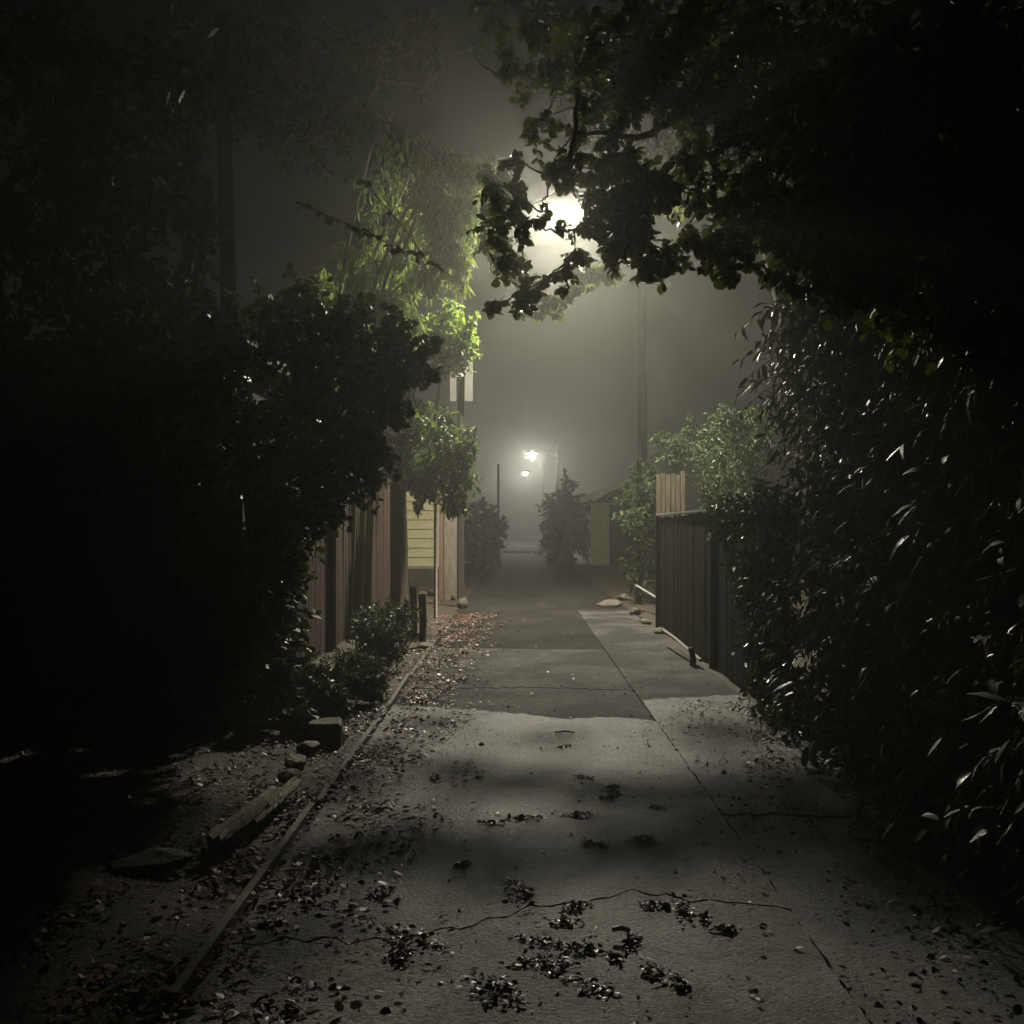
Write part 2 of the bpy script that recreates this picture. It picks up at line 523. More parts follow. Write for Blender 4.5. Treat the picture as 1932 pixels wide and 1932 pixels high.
# ------------------------------------------------------------------ ground and lane
gb = MB()
nx, ny = 90, 150
xs = np.concatenate([np.linspace(-80, -6, 14), np.linspace(-5.8, 6, 60), np.linspace(6.5, 80, 14)])
ys = np.concatenate([np.linspace(-10, 0, 6), np.linspace(0.3, 24, 90), np.linspace(25, 190, 34)])
X, Y = np.meshgrid(xs, ys)
Z = -0.03 + 0.018 * np.sin(X * 3.1 + Y * 1.7) * np.cos(Y * 2.3 - X) + 0.012 * np.sin(X * 7 + 1) * np.sin(Y * 6)
left = np.clip((-1.3 - X) / 0.8, 0, 1)
right = np.clip((X - 2.3) / 0.8, 0, 1)
Z = Z + 0.05 * left + 0.04 * right
vs = np.stack([X, Y, Z], -1).reshape(-1, 3)
nxx = len(xs)
fs = [(j * nxx + i, j * nxx + i + 1, (j + 1) * nxx + i + 1, (j + 1) * nxx + i) for j in range(len(ys) - 1) for i in range(nxx - 1)]
gb.add(vs, fs)
tag(gb.build('ground', M['soil'], smooth=True), 'dark bare soil beside the lane', None, kind='structure')


def gz(x, y):
    z = -0.03 + 0.018 * np.sin(x * 3.1 + y * 1.7) * np.cos(y * 2.3 - x) + 0.012 * np.sin(x * 7 + 1) * np.sin(y * 6)
    z = z + 0.05 * np.clip((-1.3 - x) / 0.8, 0, 1) + 0.04 * np.clip((x - 2.3) / 0.8, 0, 1)
    lane = (x > -1.13) & (x < 2.2)
    return np.where(lane, 0.014, z)


def slab(poly, mat, name='lane', top=0.012, thick=0.1):
    """concrete slab with an uneven outline"""
    pts = []
    k = len(poly)
    for i in range(k):
        a = np.array(poly[i], float); b = np.array(poly[(i + 1) % k], float)
        n = max(1, int(np.linalg.norm(b - a) / 0.05))
        for t in range(n):
            q = a + (b - a) * t / n
            cross = abs(b[0] - a[0]) > abs(b[1] - a[1]) and 2 < q[1] < 12
            jag = .035 * math.sin(q[0] * 9 + 1) * math.sin(q[0] * 23) + .02 * math.sin(q[0] * 41) if cross else 0
            pts.append(q + rng.normal(0, 0.004, 2) + (0, jag))
    pts = np.array(pts)
    n = len(pts)
    v = [(x, y, top) for x, y in pts] + [(x, y, top - thick) for x, y in pts]
    f = [tuple(range(n))] + [(i, i + n, (i + 1) % n + n, (i + 1) % n) for i in range(n)]
    mb = MB(); mb.add(v, f)
    o = mb.build(name, mat)
    tag(o, None, None, kind='structure')
    return o


XL, XJ, XR = -1.10, 1.13, 2.13
# near slab, seam across the lane as in the photo, the strip right of the joint, darker paving beyond
s1 = [(XL, -4), (XJ - .004, -4), (XJ - .004, 8.55), (0.75, 8.75), (0.45, 8.62), (-0.1, 8.95), (XL, 9.35)]
slab([(XL, -4), (XJ - .004, -4), (XJ - .004, 4.35), (0.5, 4.55), (0.05, 4.35), (-0.4, 4.05), (XL, 4.0)], M['concrete2'], 'lane')  # colour painted paler to lift the weak lamplight on the near slab
slab([(XL, 4.005), (-0.4, 4.055), (0.05, 4.355), (0.5, 4.555), (XJ - .004, 4.355), (XJ - .004, 8.55), (0.75, 8.75), (0.45, 8.62), (-0.1, 8.95), (XL, 9.35)],
     M['concrete'], 'lane', top=0.015)
slab([(XL, 9.38), (-0.1, 8.98), (0.45, 8.65), (0.75, 8.78), (XJ - .004, 8.58), (XJ - .004, 10.2), (0.2, 10.4), (XL, 10.3)],
     M['midconcrete'], 'lane', top=0.002)
slab([(XJ + .004, -4), (XR, -4), (XR + .03, 5.7), (XJ + .004, 5.8)], M['concrete'], 'lane', top=0.010)
slab([(XJ + .004, 5.82), (XR + .03, 5.72), (XR - .02, 9.9), (XJ + .004, 9.6)], M['concrete'], 'lane', top=0.014)
slab([(XJ + .004, 9.62), (XR - .02, 9.92), (XR, 20), (XJ + .004, 20)], M['midconcrete'], 'lane', top=0.008)
slab([(XL, 10.32), (0.2, 10.42), (XJ - .004, 10.22), (XJ - .004, 13.6), (XL, 13.8)], M['midconcrete'], 'lane', top=0.004)
slab([(XL, 13.83), (XJ - .004, 13.63), (XJ - .004, 20.02), (XR, 20.02), (XR + .1, 64), (XL - .1, 64)], M['asphalt'], 'lane', top=0.003)
mb = MB(); mb.box(-30, 30, 64.2, 76, -0.2, 0.006)
tag(mb.build('road', M['asphalt']), None, None, kind='structure')

# timber edging along the left of the lane
e = empty('lane_edging', (XL - 0.05, 2, 0), 'long dark timber edging boards between the lane and the left bed', 'edging')
y = 1.5
while y < 19:
    ln = rng.uniform(2.0, 2.8)
    mb = MB()
    dx = rng.normal(0, 0.015)
    mb.obox((XL - 0.05 + dx, y, -.032 + rng.normal(0, .008)), (XL - 0.05 + rng.normal(0, 0.015), y + ln - 0.03, -.032 + rng.normal(0, .008)), 0.035, 0.10)
    mb.build('board', M['edging'], e)
    y += ln

# ------------------------------------------------------------------ street lamps
def street_lamp(pole_xy, head, h, label, lens, prad=0.14, rz=0.03, sc=1.0):
    px, py = pole_xy
    root = empty('street_lamp', (px, py, 0), label, 'street lamp', 'street lamps along the lane')
    mb = MB(); mb.tube([(px, py, -0.3), (px, py, h * 0.5), (px, py, h + 0.9)], [prad, prad * .9, prad * .75], 14)
    mb.build('pole', M['polewood'], root, True)
    hx, hy, hzz = head
    mb = MB()
    pts = [(px, py, h - 0.5), (px + (hx - px) * 0.25, py + (hy - py) * .25, h + 0.05), (px + (hx - px) * 0.65, py + (hy - py) * .65, hzz + 0.2),
           (hx, hy, hzz + 0.16 * sc)]
    mb.tube(pts, [0.035, 0.03, 0.022, 0.018], 8); mb.build('arm', M['polewood'], root, True)
    # hood: a shallow bowl
    mb = MB(); k = 14; prof = [(0.03, 0.17), (0.12, 0.155), (0.20, 0.07), (0.225, rz), (0.217, rz), (0.19, 0.06), (0.10, 0.14)]
    v = []; f = []
    for r, z in prof:
        for j in range(k):
            t = 2 * PI * j / k
            v.append((hx + sc * r * 1.25 * math.cos(t), hy + sc * r * math.sin(t), hzz + sc * z))
    for i in range(len(prof) - 1):
        for j in range(k):
            f.append((i * k + j, i * k + (j + 1) % k, (i + 1) * k + (j + 1) % k, (i + 1) * k + j))
    f.append(tuple(range(k)))
    mb.add(v, f); mb.build('lamp_head', M['metal'], root, True)
    mb = MB(); v = []; f = []
    prof = [(0.135, 0.05), (0.14, 0.02), (0.10, -0.045 if rz < 0 else -.13)]; k = 8
    for r, z in prof:
        for j in range(k):
            t = 2 * PI * j / k
            v.append((hx + sc * r * math.cos(t), hy + sc * r * math.sin(t), hzz + sc * z))
    for i in range(2):
        for j in range(k):
            f.append((i * k + (j + 1) % k, i * k + j, (i + 1) * k + j, (i + 1) * k + (j + 1) % k))
    f.append(tuple(range(2 * k, 3 * k)))
    v.append((hx, hy, hzz + 0.07 * sc)); f += [(j, (j + 1) % k, 3 * k) for j in range(k)]
    mb.add(v, f); mb.build('bulb', lens, root)
    return root


LP = V(1060, 388, 19.2)
near_lamp = street_lamp((V(869, 0, 21.2)[0], 21.2), tuple(LP), 8.0, 'nearest street lamp, glaring behind the overhanging leaves, its pole rising behind the round tree', M['lens'], .075, -.045, 1.25)
L2 = V(1003, 857, 66)
street_lamp((2.5, 66.3), tuple(L2), 6.2, 'brighter far street lamp at the end of the lane', M['lens_far'], .08, sc=1.5)
L3 = V(991, 893, 105)
street_lamp((2.6, 105.3), tuple(L3), 6.9, 'farthest street lamp, a small spot of light below the bright far lamp', M['lens_far'], .08, sc=1.2)

# ------------------------------------------------------------------ overhanging tree (in front of the lamp)
def cl(vx, vy, rpx, D, k, ry=1.0):
    r = rpx / F * D
    return (V(vx, vy, D), (r, max(r * ry, 0.15), r), k)


spec = [  # vx, vy, r, D, twigs
    (935, 345, 34, 6.6, 9), (975, 300, 32, 6.6, 8), (1005, 250, 36, 6.8, 9), (1035, 210, 34, 6.8, 6), (930, 432, 34, 6.4, 11),
    (975, 370, 32, 6.5, 12), (985, 410, 30, 6.5, 9), (960, 478, 34, 6.4, 12), (945, 570, 22, 6.3, 6), (985, 560, 28, 6.3, 9),
    (1015, 535, 30, 6.3, 9), (1060, 510, 22, 6.3, 6), (1075, 545, 14, 6.3, 3), (1085, 470, 30, 6.4, 9), (1112, 425, 32, 6.4, 13),
    (1075, 310, 42, 6.6, 16), (1115, 350, 36, 6.5, 15), (1165, 300, 50, 6.6, 24), (1180, 350, 60, 6.4, 34), (1190, 410, 62, 6.4, 36),
    (1215, 465, 46, 6.3, 22), (1160, 470, 28, 6.3, 9), (1255, 490, 34, 6.3, 13), (1280, 470, 20, 6.3, 5), (1225, 500, 20, 6.3, 6),
    (1262, 340, 46, 6.2, 20), (1300, 285, 46, 6.2, 18), (1315, 370, 24, 6.1, 6), (1365, 450, 36, 6.0, 14), (1345, 505, 24, 6.0, 7),
    (1395, 490, 36, 6.0, 13), (1330, 450, 26, 6.0, 6), (1390, 400, 44, 6.0, 18), (1420, 345, 60, 5.9, 32), (1455, 430, 56, 5.8, 28),
    (1480, 250, 95, 5.6, 75), (1510, 400, 80, 5.6, 60), (1380, 190, 75, 5.8, 50), (1290, 150, 80, 6.0, 50), (1205, 120, 66, 6.2, 34),
    (1175, 225, 46, 6.6, 10), (1105, 175, 48, 6.8, 10), (1130, 95, 56, 6.6, 18), (1050, 100, 50, 7.0, 8), (965, 50, 40, 7.4, 4),
    (895, 110, 28, 7.4, 4), (938, 145, 18, 7.4, 2), (1000, 150, 32, 7.2, 5), (1095, 30, 60, 6.6, 18), (1250, 40, 90, 6.0, 55),
    (1400, 60, 105, 5.6, 80), (1555, 100, 130, 5.2, 110), (1720, 120, 160, 4.9, 150), (1880, 90, 150, 4.6, 120), (1620, 300, 120, 5.0, 110),
    (1760, 340, 150, 4.8, 150), (1890, 330, 130, 4.6, 110), (1560, 470, 70, 5.2, 50), (1660, 490, 100, 5.0, 80), (1800, 540, 120, 4.7, 100),
    (1480, 520, 40, 5.5, 12), (1340, 330, 30, 6.0, 7), (1000, 20, 40, 7.2, 4),
    (1040, 335, 18, 6.5, 4), (1022, 400, 16, 6.5, 4), (1045, 300, 26, 6.6, 6), (1050, 440, 12, 6.4, 2),
]
clus = [cl(a, b, r, D + rng.uniform(-0.3, 0.3), max(2, int(k * (.8 if a < 1130 else 1.2)))) for a, b, r, D, k in spec]
clus += [cl(a, b, r, D, k) for a, b, r, D, k in ((1000, 90, 55, 7.2, 12), (1070, 140, 50, 7, 14), (960, 120, 35, 7.4, 5), (1110, 230, 40, 6.8, 9), (1030, 40, 60, 7.2, 14), (1150, 180, 50, 6.7, 14), (920, 30, 30, 7.5, 4))]
tb = np.array((3.6, 5.6, 0))
trunk = [tb, tb + (0.05, 0, 1.5), tb + (-0.1, 0.05, 3.0), tb + (-0.35, 0.1, 4.2), tb + (-0.8, 0.1, 5.4), tb + (-1.0, 0.2, 6.6)]
anch = trunk[3:] + [V(1500, 300, 5.7), V(1330, 210, 6.0), V(1200, 260, 6.5), V(1090, 250, 6.7)]
tr = tree('overhanging_tree', 'large dark tree reaching over the lane from the right, leaves silhouetted against the nearest lamp', 'tree',
          tb, trunk, clus, M['canopy'], 0.06, 0.8, 9, 0.3, trunk_r=(0.2, 0.09), tl=.85, limb_r=0.012, twig_r=0.003, anchors=anch)
# limbs joining the crown's anchors
mb = MB()
mb.tube(wobble(trunk[4], anch[3], 6, 0.05), list(np.linspace(0.07, 0.045, 7)), 8)
mb.tube(wobble(anch[3], anch[4], 6, 0.06), list(np.linspace(0.045, 0.03, 7)), 8)
mb.tube(wobble(anch[4], anch[5], 5, 0.06), list(np.linspace(0.03, 0.02, 6)), 7)
mb.tube(wobble(anch[5], anch[6], 5, 0.06), list(np.linspace(0.02, 0.012, 6)), 7)
mb.tube(wobble(V(1085, 160, 6.8), V(1078, 330, 6.5), 6, 0.06), list(np.linspace(0.014, 0.02, 7)), 7)
mb.build('limb', M['bark'], tr, True)
mb = MB()
mb.tube([V(1296, 440, 6.0), V(1302, 420, 6.0), V(1312, 406, 5.98), V(1319, 390, 5.96)], [0.003, 0.005, 0.005, 0.004], 5)
mb.build('bare_twig', M['paletwig'], tr)

# the same side, farther back: the tree the lamp shines through, with leaf sprays added to shade the lane
def ray_cl(gx, gy, s, r, k):
    g = np.array((gx, gy, 0.0)); p = LP + (g - LP) * s
    return (p, (r, r * 0.7, r * 0.5), k)


back = [ray_cl(x, y_, s_, r_, k) for x, y_, s_, r_, k in (  # sprays added along lamp rays to throw shadow bands on the lane
        (-.95, 6.35, .4, .09, 3), (-.55, 6.5, .4, .07, 2), (-.2, 6.25, .4, .07, 2), (.15, 6.45, .4, .07, 2), (.5, 6.2, .36, .08, 3), (.9, 6.1, .33, .08, 3), (1.35, 6.2, .3, .10, 5), (1.8, 6.4, .3, .12, 6),
        (-1.0, 5.05, .36, .12, 5), (-.65, 4.9, .38, .11, 4), (-.3, 5.05, .4, .10, 4), (.0, 4.75, .4, .10, 5), (.35, 5.0, .37, .10, 4), (.7, 4.85, .35, .11, 5), (1.1, 5.1, .3, .12, 6), (1.5, 5.0, .3, .14, 9),
        (2.0, 4.6, .3, .16, 12), (2.5, 5.4, .3, .2, 16), (2.2, 3.4, .3, .2, 12), (-.95, 3.75, .36, .12, 4), (-2.1, 3.6, .3, .25, 14), (-2.4, 5.0, .3, .25, 14),
        (-.9, 7.3, .38, .08, 2), (.15, 7.7, .38, .06, 1), (-.2, 6.9, .38, .07, 2), (1.65, 7.9, .3, .09, 3), (-.6, 8.3, .38, .06, 1))] + \
       [
        (V(1180, 250, 16.5), (0.7, 0.6, 0.5), 40), (V(1250, 330, 16.5), (0.7, 0.6, 0.6), 45), (V(1350, 330, 16), (0.8, 0.6, 0.6), 50),
        (V(1300, 200, 16), (0.9, 0.7, 0.7), 60), (V(1130, 180, 16), (0.6, 0.6, 0.5), 22), (V(1050, 150, 16), (0.5, 0.5, 0.4), 14),
        (V(1450, 300, 15.5), (0.9, 0.7, 0.8), 60), (V(1420, 150, 15.5), (1.0, 0.8, 0.9), 60),
        (V(940, 335, 12.5), (.22, .2, .2), 22), (V(938, 395, 12.5), (.18, .2, .2), 22), (V(935, 450, 12.5), (.18, .2, .18), 20), (V(955, 495, 12.5), (.15, .2, .15), 14)]  # small hidden sprays added to shade the foggy air on the left
tb = np.array((4.4, 15.5, 0))
trunk = [tb, tb + (0, 0, 2), tb + (-0.2, 0.1, 4), tb + (-0.7, 0.2, 6), tb + (-1.2, 0.3, 7.5)]
tree('lane_tree', 'tree behind the right fence whose upper branches surround the nearest lamp, with sprays added to shade the lane', 'tree', tb, trunk, back, M['canopy'], 0.10, 0.8, 8, 0.3,
     trunk_r=(0.2, 0.08), limb_r=0.018, anchors=trunk[3:])

# ------------------------------------------------------------------ right hedge with long narrow leaves
def bumpy(y, z, ph):
    return 0.13 * np.sin(y * 2.1 + ph) * np.cos(z * 1.9 + ph * 2) + 0.07 * np.sin(y * 5.3 + z * 4.1 + ph) + 0.05 * np.sin(z * 9 + y * 7)


root = empty('tall_hedge', (2.6, 5, 0), 'tall dark hedge of glossy narrow leaves along the right side of the lane', 'hedge')
def hedge_pts(n, dmin, dmax):
    y = rng.uniform(1.2, 8.5, n); z = rng.uniform(0, 1, n) ** 0.9 * 3.75
    x = 2.04 + .24 * np.clip(z - .8, 0, 1) + bumpy(y, z, 0.4) + rng.uniform(dmin, dmax, n) + np.where(z < 0.5, (0.5 - z) * 0.35, 0) - 0.10 * (z - 1.6) * (z > 1.6) * 0.6
    y = y - np.where(y > 8.1, rng.uniform(0, 0.3, n), 0)
    return np.stack([x, y, z], 1)
def hedge_twigs(P0, out, k=9, ln=.34, lleaf=.12):
    n = len(P0)
    d = unit(out + rng.normal(0, .45, (n, 3)) + np.array((0, 0, .25)))
    t = np.linspace(.1, 1, k)
    ll = ln * rng.uniform(.5, 1.4, n)
    line = P0[:, None] + d[:, None] * (t[None, :, None] * ll[:, None, None]) + np.array((0, 0, -1.)) * (.55 * ll[:, None, None] * t[None, :, None] ** 2)
    side = unit(np.cross(d, rng.normal(size=(n, 3))))
    sg = np.where(np.arange(k) % 2, 1, -1)[None, :, None]
    ax = d[:, None] * .6 + side[:, None] * sg * .8 + np.array((-.15, 0, -.75)) + rng.normal(0, .35, (n, k, 3))
    nn = np.array((-.5, -.1, .8)) + rng.normal(0, .5, (n, k, 3))
    L_ = lleaf * rng.uniform(.5, 1.3, (n, k)) * rng.uniform(.6, 1.25, (n, 1))
    return line.reshape(-1, 3), ax.reshape(-1, 3), nn.reshape(-1, 3), L_.ravel(), line


P0 = hedge_pts(1750, 0.02, 0.3)
a_ = hedge_twigs(P0, np.array((-.8, -.1, 0.)))
n = 520
z = rng.uniform(0, 3.95, n); x = rng.uniform(2.25, 4.4, n)
P2 = np.stack([x - .28 * np.clip(1.8 - z, 0, 1) + bumpy(x, z, .4) * 0.5, 8.5 + bumpy(x, z, 1.4) + rng.uniform(-.3, .1, n), z], 1)
b_ = hedge_twigs(P2, np.array((-.3, .8, 0.1)))
P, A, Nn, Ls = [np.concatenate([p_, q_]) for p_, q_ in zip(a_[:4], b_[:4])]
leaves_obj('foliage', P, A, Nn, Ls, Ls * rng.uniform(.22, .42, len(P)), M['hedge'], root, True)
tw = np.concatenate([a_[4][::2], b_[4][::2]])
twig_mesh([t_[[0, 4, 8]] for t_ in tw], .004).build('branches', M['twig'], root)
P = np.concatenate([hedge_pts(6000, 0.3, 1.0) - np.array((0, 0.0, 0))])
P = P[P[:, 1] < 8.3]
leaves_obj('inner_foliage', P, rng.normal(size=P.shape), rng.normal(size=P.shape), np.full(len(P), .26), np.full(len(P), .16), M['hedge'], root)
mb = MB()
for i in range(26):
    y = rng.uniform(1.5, 8.2); x = rng.uniform(2.35, 2.8)
    mb.tube(wobble((x, y, -0.1), (x + rng.normal(0, .15), y + rng.normal(0, .2), rng.uniform(2.6, 3.5)), 5, 0.05), [.03, .028, .025, .02, .014, .008], 6)
mb.build('stems', M['bark'], root)

# ------------------------------------------------------------------ left: shed under vines
sh = empty('shed', (-4.6, 10, 0), 'dark board shed under the vines on the left', 'shed')
mb = MB()
x = -9.0
while x < -2.6:
    mb.box(x, x + 0.149, 9.75 + rng.uniform(-.004, .004), 9.79, -0.15, 3.157); x += 0.15
mb.box(-2.63, -2.59, 9.8, 12.6, -0.05, 3.15)
mb.build('wall', M['blackwood'], sh)
mb = MB(); mb.box(-9.1, -2.4, 9.45, 12.8, 3.16, 3.28); mb.build('roof', M['roof'], sh)
mb = MB(); pth = [V(343, 1330, 9.45), V(344, 1200, 9.45), V(346, 1000, 9.45), V(347, 700, 9.45)]
mb.tube(pth, 0.022, 8); mb.tube([V(343, 1328, 9.45), V(340, 1342, 9.4)], 0.022, 8)
mb.build('downpipe', M['pinkish'], sh, True)

vs_ = [(600, 640, 95, 9.2, 60), (690, 650, 70, 9.2, 48), (765, 650, 46, 9.3, 26), (795, 690, 32, 9.3, 14), (720, 720, 60, 9.2, 45), (620, 740, 110, 9.3, 90),
       (520, 600, 70, 9.1, 34), (450, 640, 70, 9.1, 34), (580, 560, 50, 9.2, 22), (650, 600, 45, 9.2, 22), (470, 740, 110, 9.3, 60), (670, 830, 75, 9.3, 60),
       (620, 900, 80, 9.3, 60), (560, 830, 110, 9.4, 70), (600, 960, 42, 9.2, 26), (540, 980, 80, 9.3, 60), (510, 1080, 55, 9.2, 90), (500, 1180, 52, 9.2, 100), (505, 1130, 40, 9.4, 70),
       (520, 1280, 42, 8.3, 40), (550, 1360, 36, 8.0, 30), (400, 1330, 60, 8.6, 50), (300, 1330, 60, 8.8, 50), (200, 1330, 60, 9.0, 50), (500, 1150, 90, 9.0, 60), (490, 1290, 80, 8.6, 50), (410, 600, 50, 8.9, 14), (380, 700, 50, 8.9, 14),
       (735, 600, 26, 9.3, 9), (800, 640, 22, 9.3, 7), (740, 770, 34, 9.3, 16), (700, 900, 22, 9.3, 7), (400, 840, 130, 9.4, 50), (350, 560, 50, 8.8, 8)]
clus = [cl(a, b, r, D, int(k * 1.3)) for a, b, r, D, k in vs_]
clus += [((-2.2, 9.55, z_), (.3, .2, .35), 90) for z_ in (.25, .7, 1.2, 1.7, 2.2)]  # extra sprays added to block lamplight streaking past the shed
tb = np.array((-2.35, 9.3, 0))
tree('vine', 'mass of dark vines spilling over the shed roof on the left', 'vine', tb,
     [tb, tb + (0.1, -.05, 1), tb + (-.05, -.1, 2.2), tb + (-.3, -.1, 3.2)], clus, M['vine'], 0.085, 0.85, 7, 0.35, trunk_r=(0.07, 0.04), limb_r=0.012,
     crown_name='foliage', trunk_name='stem')

# ivy-covered pole left
root = empty('ivy_pole', tuple(V(432, 1200, 11) * (1, 1, 0)), 'dark wooden pole with ivy climbing its left side behind the vines', 'pole')
p0 = V(432, 993, 11.5)
mb = MB(); mb.tube([(p0[0] + .05, p0[1], -.2), (p0[0] + .02, p0[1], 3), (p0[0] - .08, p0[1], 7.0)], [.10, .09, .08], 12)
mb.build('pole', M['polewood'], root, True)
sp = [(385, 350, 28, 11, 6), (375, 400, 34, 11, 9), (390, 440, 28, 11, 6), (370, 500, 34, 11, 9), (340, 545, 34, 11, 9), (380, 560, 30, 11, 8), (390, 620, 30, 11, 8), (370, 680, 30, 11, 7), (290, 510, 18, 11, 3)]
P, A, Nn, Ls, W, Tw = sprays(*zip(*[cl(a, b, r, D, k * 2) for a, b, r, D, k in sp]), 7, 0.5, 0.09, 0.8)
leaves_obj('foliage', P, A, Nn, Ls, W, M['vine'], root)
twig_mesh(Tw).build('branches', M['twig'], root)

# thin hanging vine shoots seen against the fog
root = empty('vine_shoot', tuple(V(640, 410, 8.6)), 'thin leafy shoot reaching out against the lit fog left of the lamp', 'vine')
mb = MB(); Pn = []; An = []
for pl in ([(560, 380), (620, 408), (672, 430), (708, 445), (745, 470), (790, 480), (826, 505)], [(655, 330), (690, 345), (735, 400), (770, 440), (803, 490)],):
    pts = [V(a, b, 8.2 + 0.0 * a) for a, b in pl]
    mb.tube(pts, list(np.linspace(.006, .003, len(pts))), 4)
    for i in range(len(pts) - 1):
        for t in np.linspace(0, 1, 5 if pl[0][0] == 560 else 2):
            if pl[0][0] == 655 and i > 1: continue
            Pn.append(pts[i] + (pts[i + 1] - pts[i]) * t); An.append((rng.normal(0.4, .5), rng.normal(0, .6), rng.normal(-.4, .4)))
mb.build('stem', M['twig'], root)
Pn = np.array(Pn); n = len(Pn)
Pn = np.repeat(Pn, 2, 0); An = np.array(An); An = np.concatenate([An, -An * (1, 1, -.6)]); Pn = np.concatenate([Pn[::2], Pn[1::2]])
leaves_obj('leaves', Pn, An, np.array((0, -.5, 1.0)) + rng.normal(0, .5, Pn.shape), rng.uniform(.04, .085, 2 * n), rng.uniform(.03, .07, 2 * n), M['vine'], root)

# ------------------------------------------------------------------ bamboo
root = empty('bamboo', (-2.5, 17, 0), 'clump of tall bamboo leaning towards the lamp behind the vines', 'bamboo')
culms = [[(690, 600), (712, 520), (752, 425), (795, 340), (850, 270)], [(708, 600), (730, 520), (768, 420), (820, 330), (880, 280)],
         [(640, 560), (655, 470), (674, 380), (700, 280), (750, 200)], [(722, 600), (745, 510), (790, 400), (840, 345), (890, 330)],
         [(668, 600), (690, 520), (735, 410), (775, 330), (820, 270)]]
for i, c in enumerate(culms):
    D = 15.1 + 0.2 * i
    pts = [V(a, b, D) for a, b in c]
    base = np.array((pts[0][0] - .25, D, -.1))
    pts = [base, (base + pts[0]) / 2 + (-.02, 0, .1)] + pts
    fine = []
    for k in range(len(pts) - 1):
        for t in np.linspace(0, 1, 7)[:-1]:
            fine.append(np.array(pts[k]) * (1 - t) + np.array(pts[k + 1]) * t)
    nn_ = len(fine)
    rad = np.linspace(.042, .012, nn_) * (1 + .12 * (np.arange(nn_) % 3 == 0))
    mb = MB(); mb.tube(fine, list(rad), 8)
    mb.build('culm', M['culm'], root, True)
sp = [(850, 430, 42, 17.6, 22), (868, 515, 22, 17.8, 6), (875, 380, 36, 18, 20), (835, 390, 38, 17.6, 16), (880, 330, 34, 18.2, 14), (800, 340, 38, 17.5, 10), (868, 470, 24, 17.8, 12),
      (830, 465, 26, 17.6, 8), (900, 300, 40, 18.4, 12), (835, 300, 40, 18, 8), (670, 520, 34, 17.2, 12), (690, 560, 36, 17.2, 15), (745, 560, 28, 17.4, 8), (800, 510, 24, 17.5, 6),
      (640, 580, 30, 17, 7), (760, 250, 50, 18, 4), (710, 330, 50, 17.5, 3), (780, 590, 30, 17.3, 7), (815, 535, 16, 17.4, 3), (760, 490, 20, 17.4, 3), (770, 400, 44, 18, 9), (730, 340, 44, 18, 6), (810, 420, 40, 18, 10), (700, 430, 40, 18, 6), (660, 470, 36, 17.6, 6), (780, 520, 36, 17.8, 10), (720, 500, 30, 17.6, 6), (840, 500, 30, 17.8, 7), (800, 280, 50, 18, 6), (620, 520, 40, 17.6, 6)]
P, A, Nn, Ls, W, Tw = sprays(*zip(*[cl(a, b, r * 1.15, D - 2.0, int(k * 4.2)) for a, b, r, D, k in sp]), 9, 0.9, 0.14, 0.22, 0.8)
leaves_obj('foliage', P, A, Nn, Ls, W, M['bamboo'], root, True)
twig_mesh(Tw, .003).build('branches', M['twig'], root)

# ------------------------------------------------------------------ lit trees left of the lane
tb = np.array((V(822, 993, 18.3)[0], 18.3, 0))
sp = [(850, 640, 48, 18, 95), (820, 650, 36, 18, 46), (880, 640, 30, 18, 36), (850, 600, 34, 18, 42), (870, 680, 28, 18, 34), (835, 690, 30, 18, 34), (888, 610, 20, 18, 12),
      (845, 575, 16, 18, 7), (790, 640, 28, 18.2, 18), (790, 690, 24, 18.2, 12), (895, 665, 14, 18, 8), (850, 640, 54, 18.3, 90), (800, 610, 30, 18.2, 24), (770, 660, 30, 18.2, 24)]
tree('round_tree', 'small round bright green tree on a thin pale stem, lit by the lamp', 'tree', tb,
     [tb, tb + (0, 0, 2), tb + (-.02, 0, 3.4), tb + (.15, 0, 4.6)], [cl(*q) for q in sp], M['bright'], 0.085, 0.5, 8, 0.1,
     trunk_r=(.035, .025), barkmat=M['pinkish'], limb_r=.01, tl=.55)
tb = np.array((V(752, 993, 17.2)[0], 17.2, 0))
sp = [(850, 850, 46, 16.6, 60), (820, 890, 44, 16.6, 50), (870, 900, 34, 16.6, 38), (830, 810, 38, 16.6, 30), (880, 850, 24, 16.6, 20), (850, 940, 32, 16.6, 28), (800, 930, 26, 16.6, 16),
      (780, 890, 36, 16.8, 26), (745, 860, 36, 17, 26), (720, 890, 28, 17, 16), (745, 790, 30, 17, 16), (865, 960, 20, 16.6, 12), (770, 830, 30, 17, 16), (890, 815, 14, 16.6, 6), (790, 950, 16, 16.6, 6),
      (720, 820, 30, 17, 20), (840, 780, 20, 16.6, 9), (790, 800, 36, 17, 34), (810, 850, 40, 16.8, 40), (760, 880, 36, 17, 34), (800, 760, 26, 17.2, 14), (740, 740, 34, 17.4, 20), (775, 720, 34, 17.4, 20), (800, 905, 34, 16.7, 30)]
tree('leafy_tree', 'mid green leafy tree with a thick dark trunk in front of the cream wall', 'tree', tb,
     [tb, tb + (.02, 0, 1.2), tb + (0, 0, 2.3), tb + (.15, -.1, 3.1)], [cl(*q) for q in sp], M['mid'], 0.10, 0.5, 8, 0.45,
     trunk_r=(.15, .11), limb_r=.014, tl=.6)

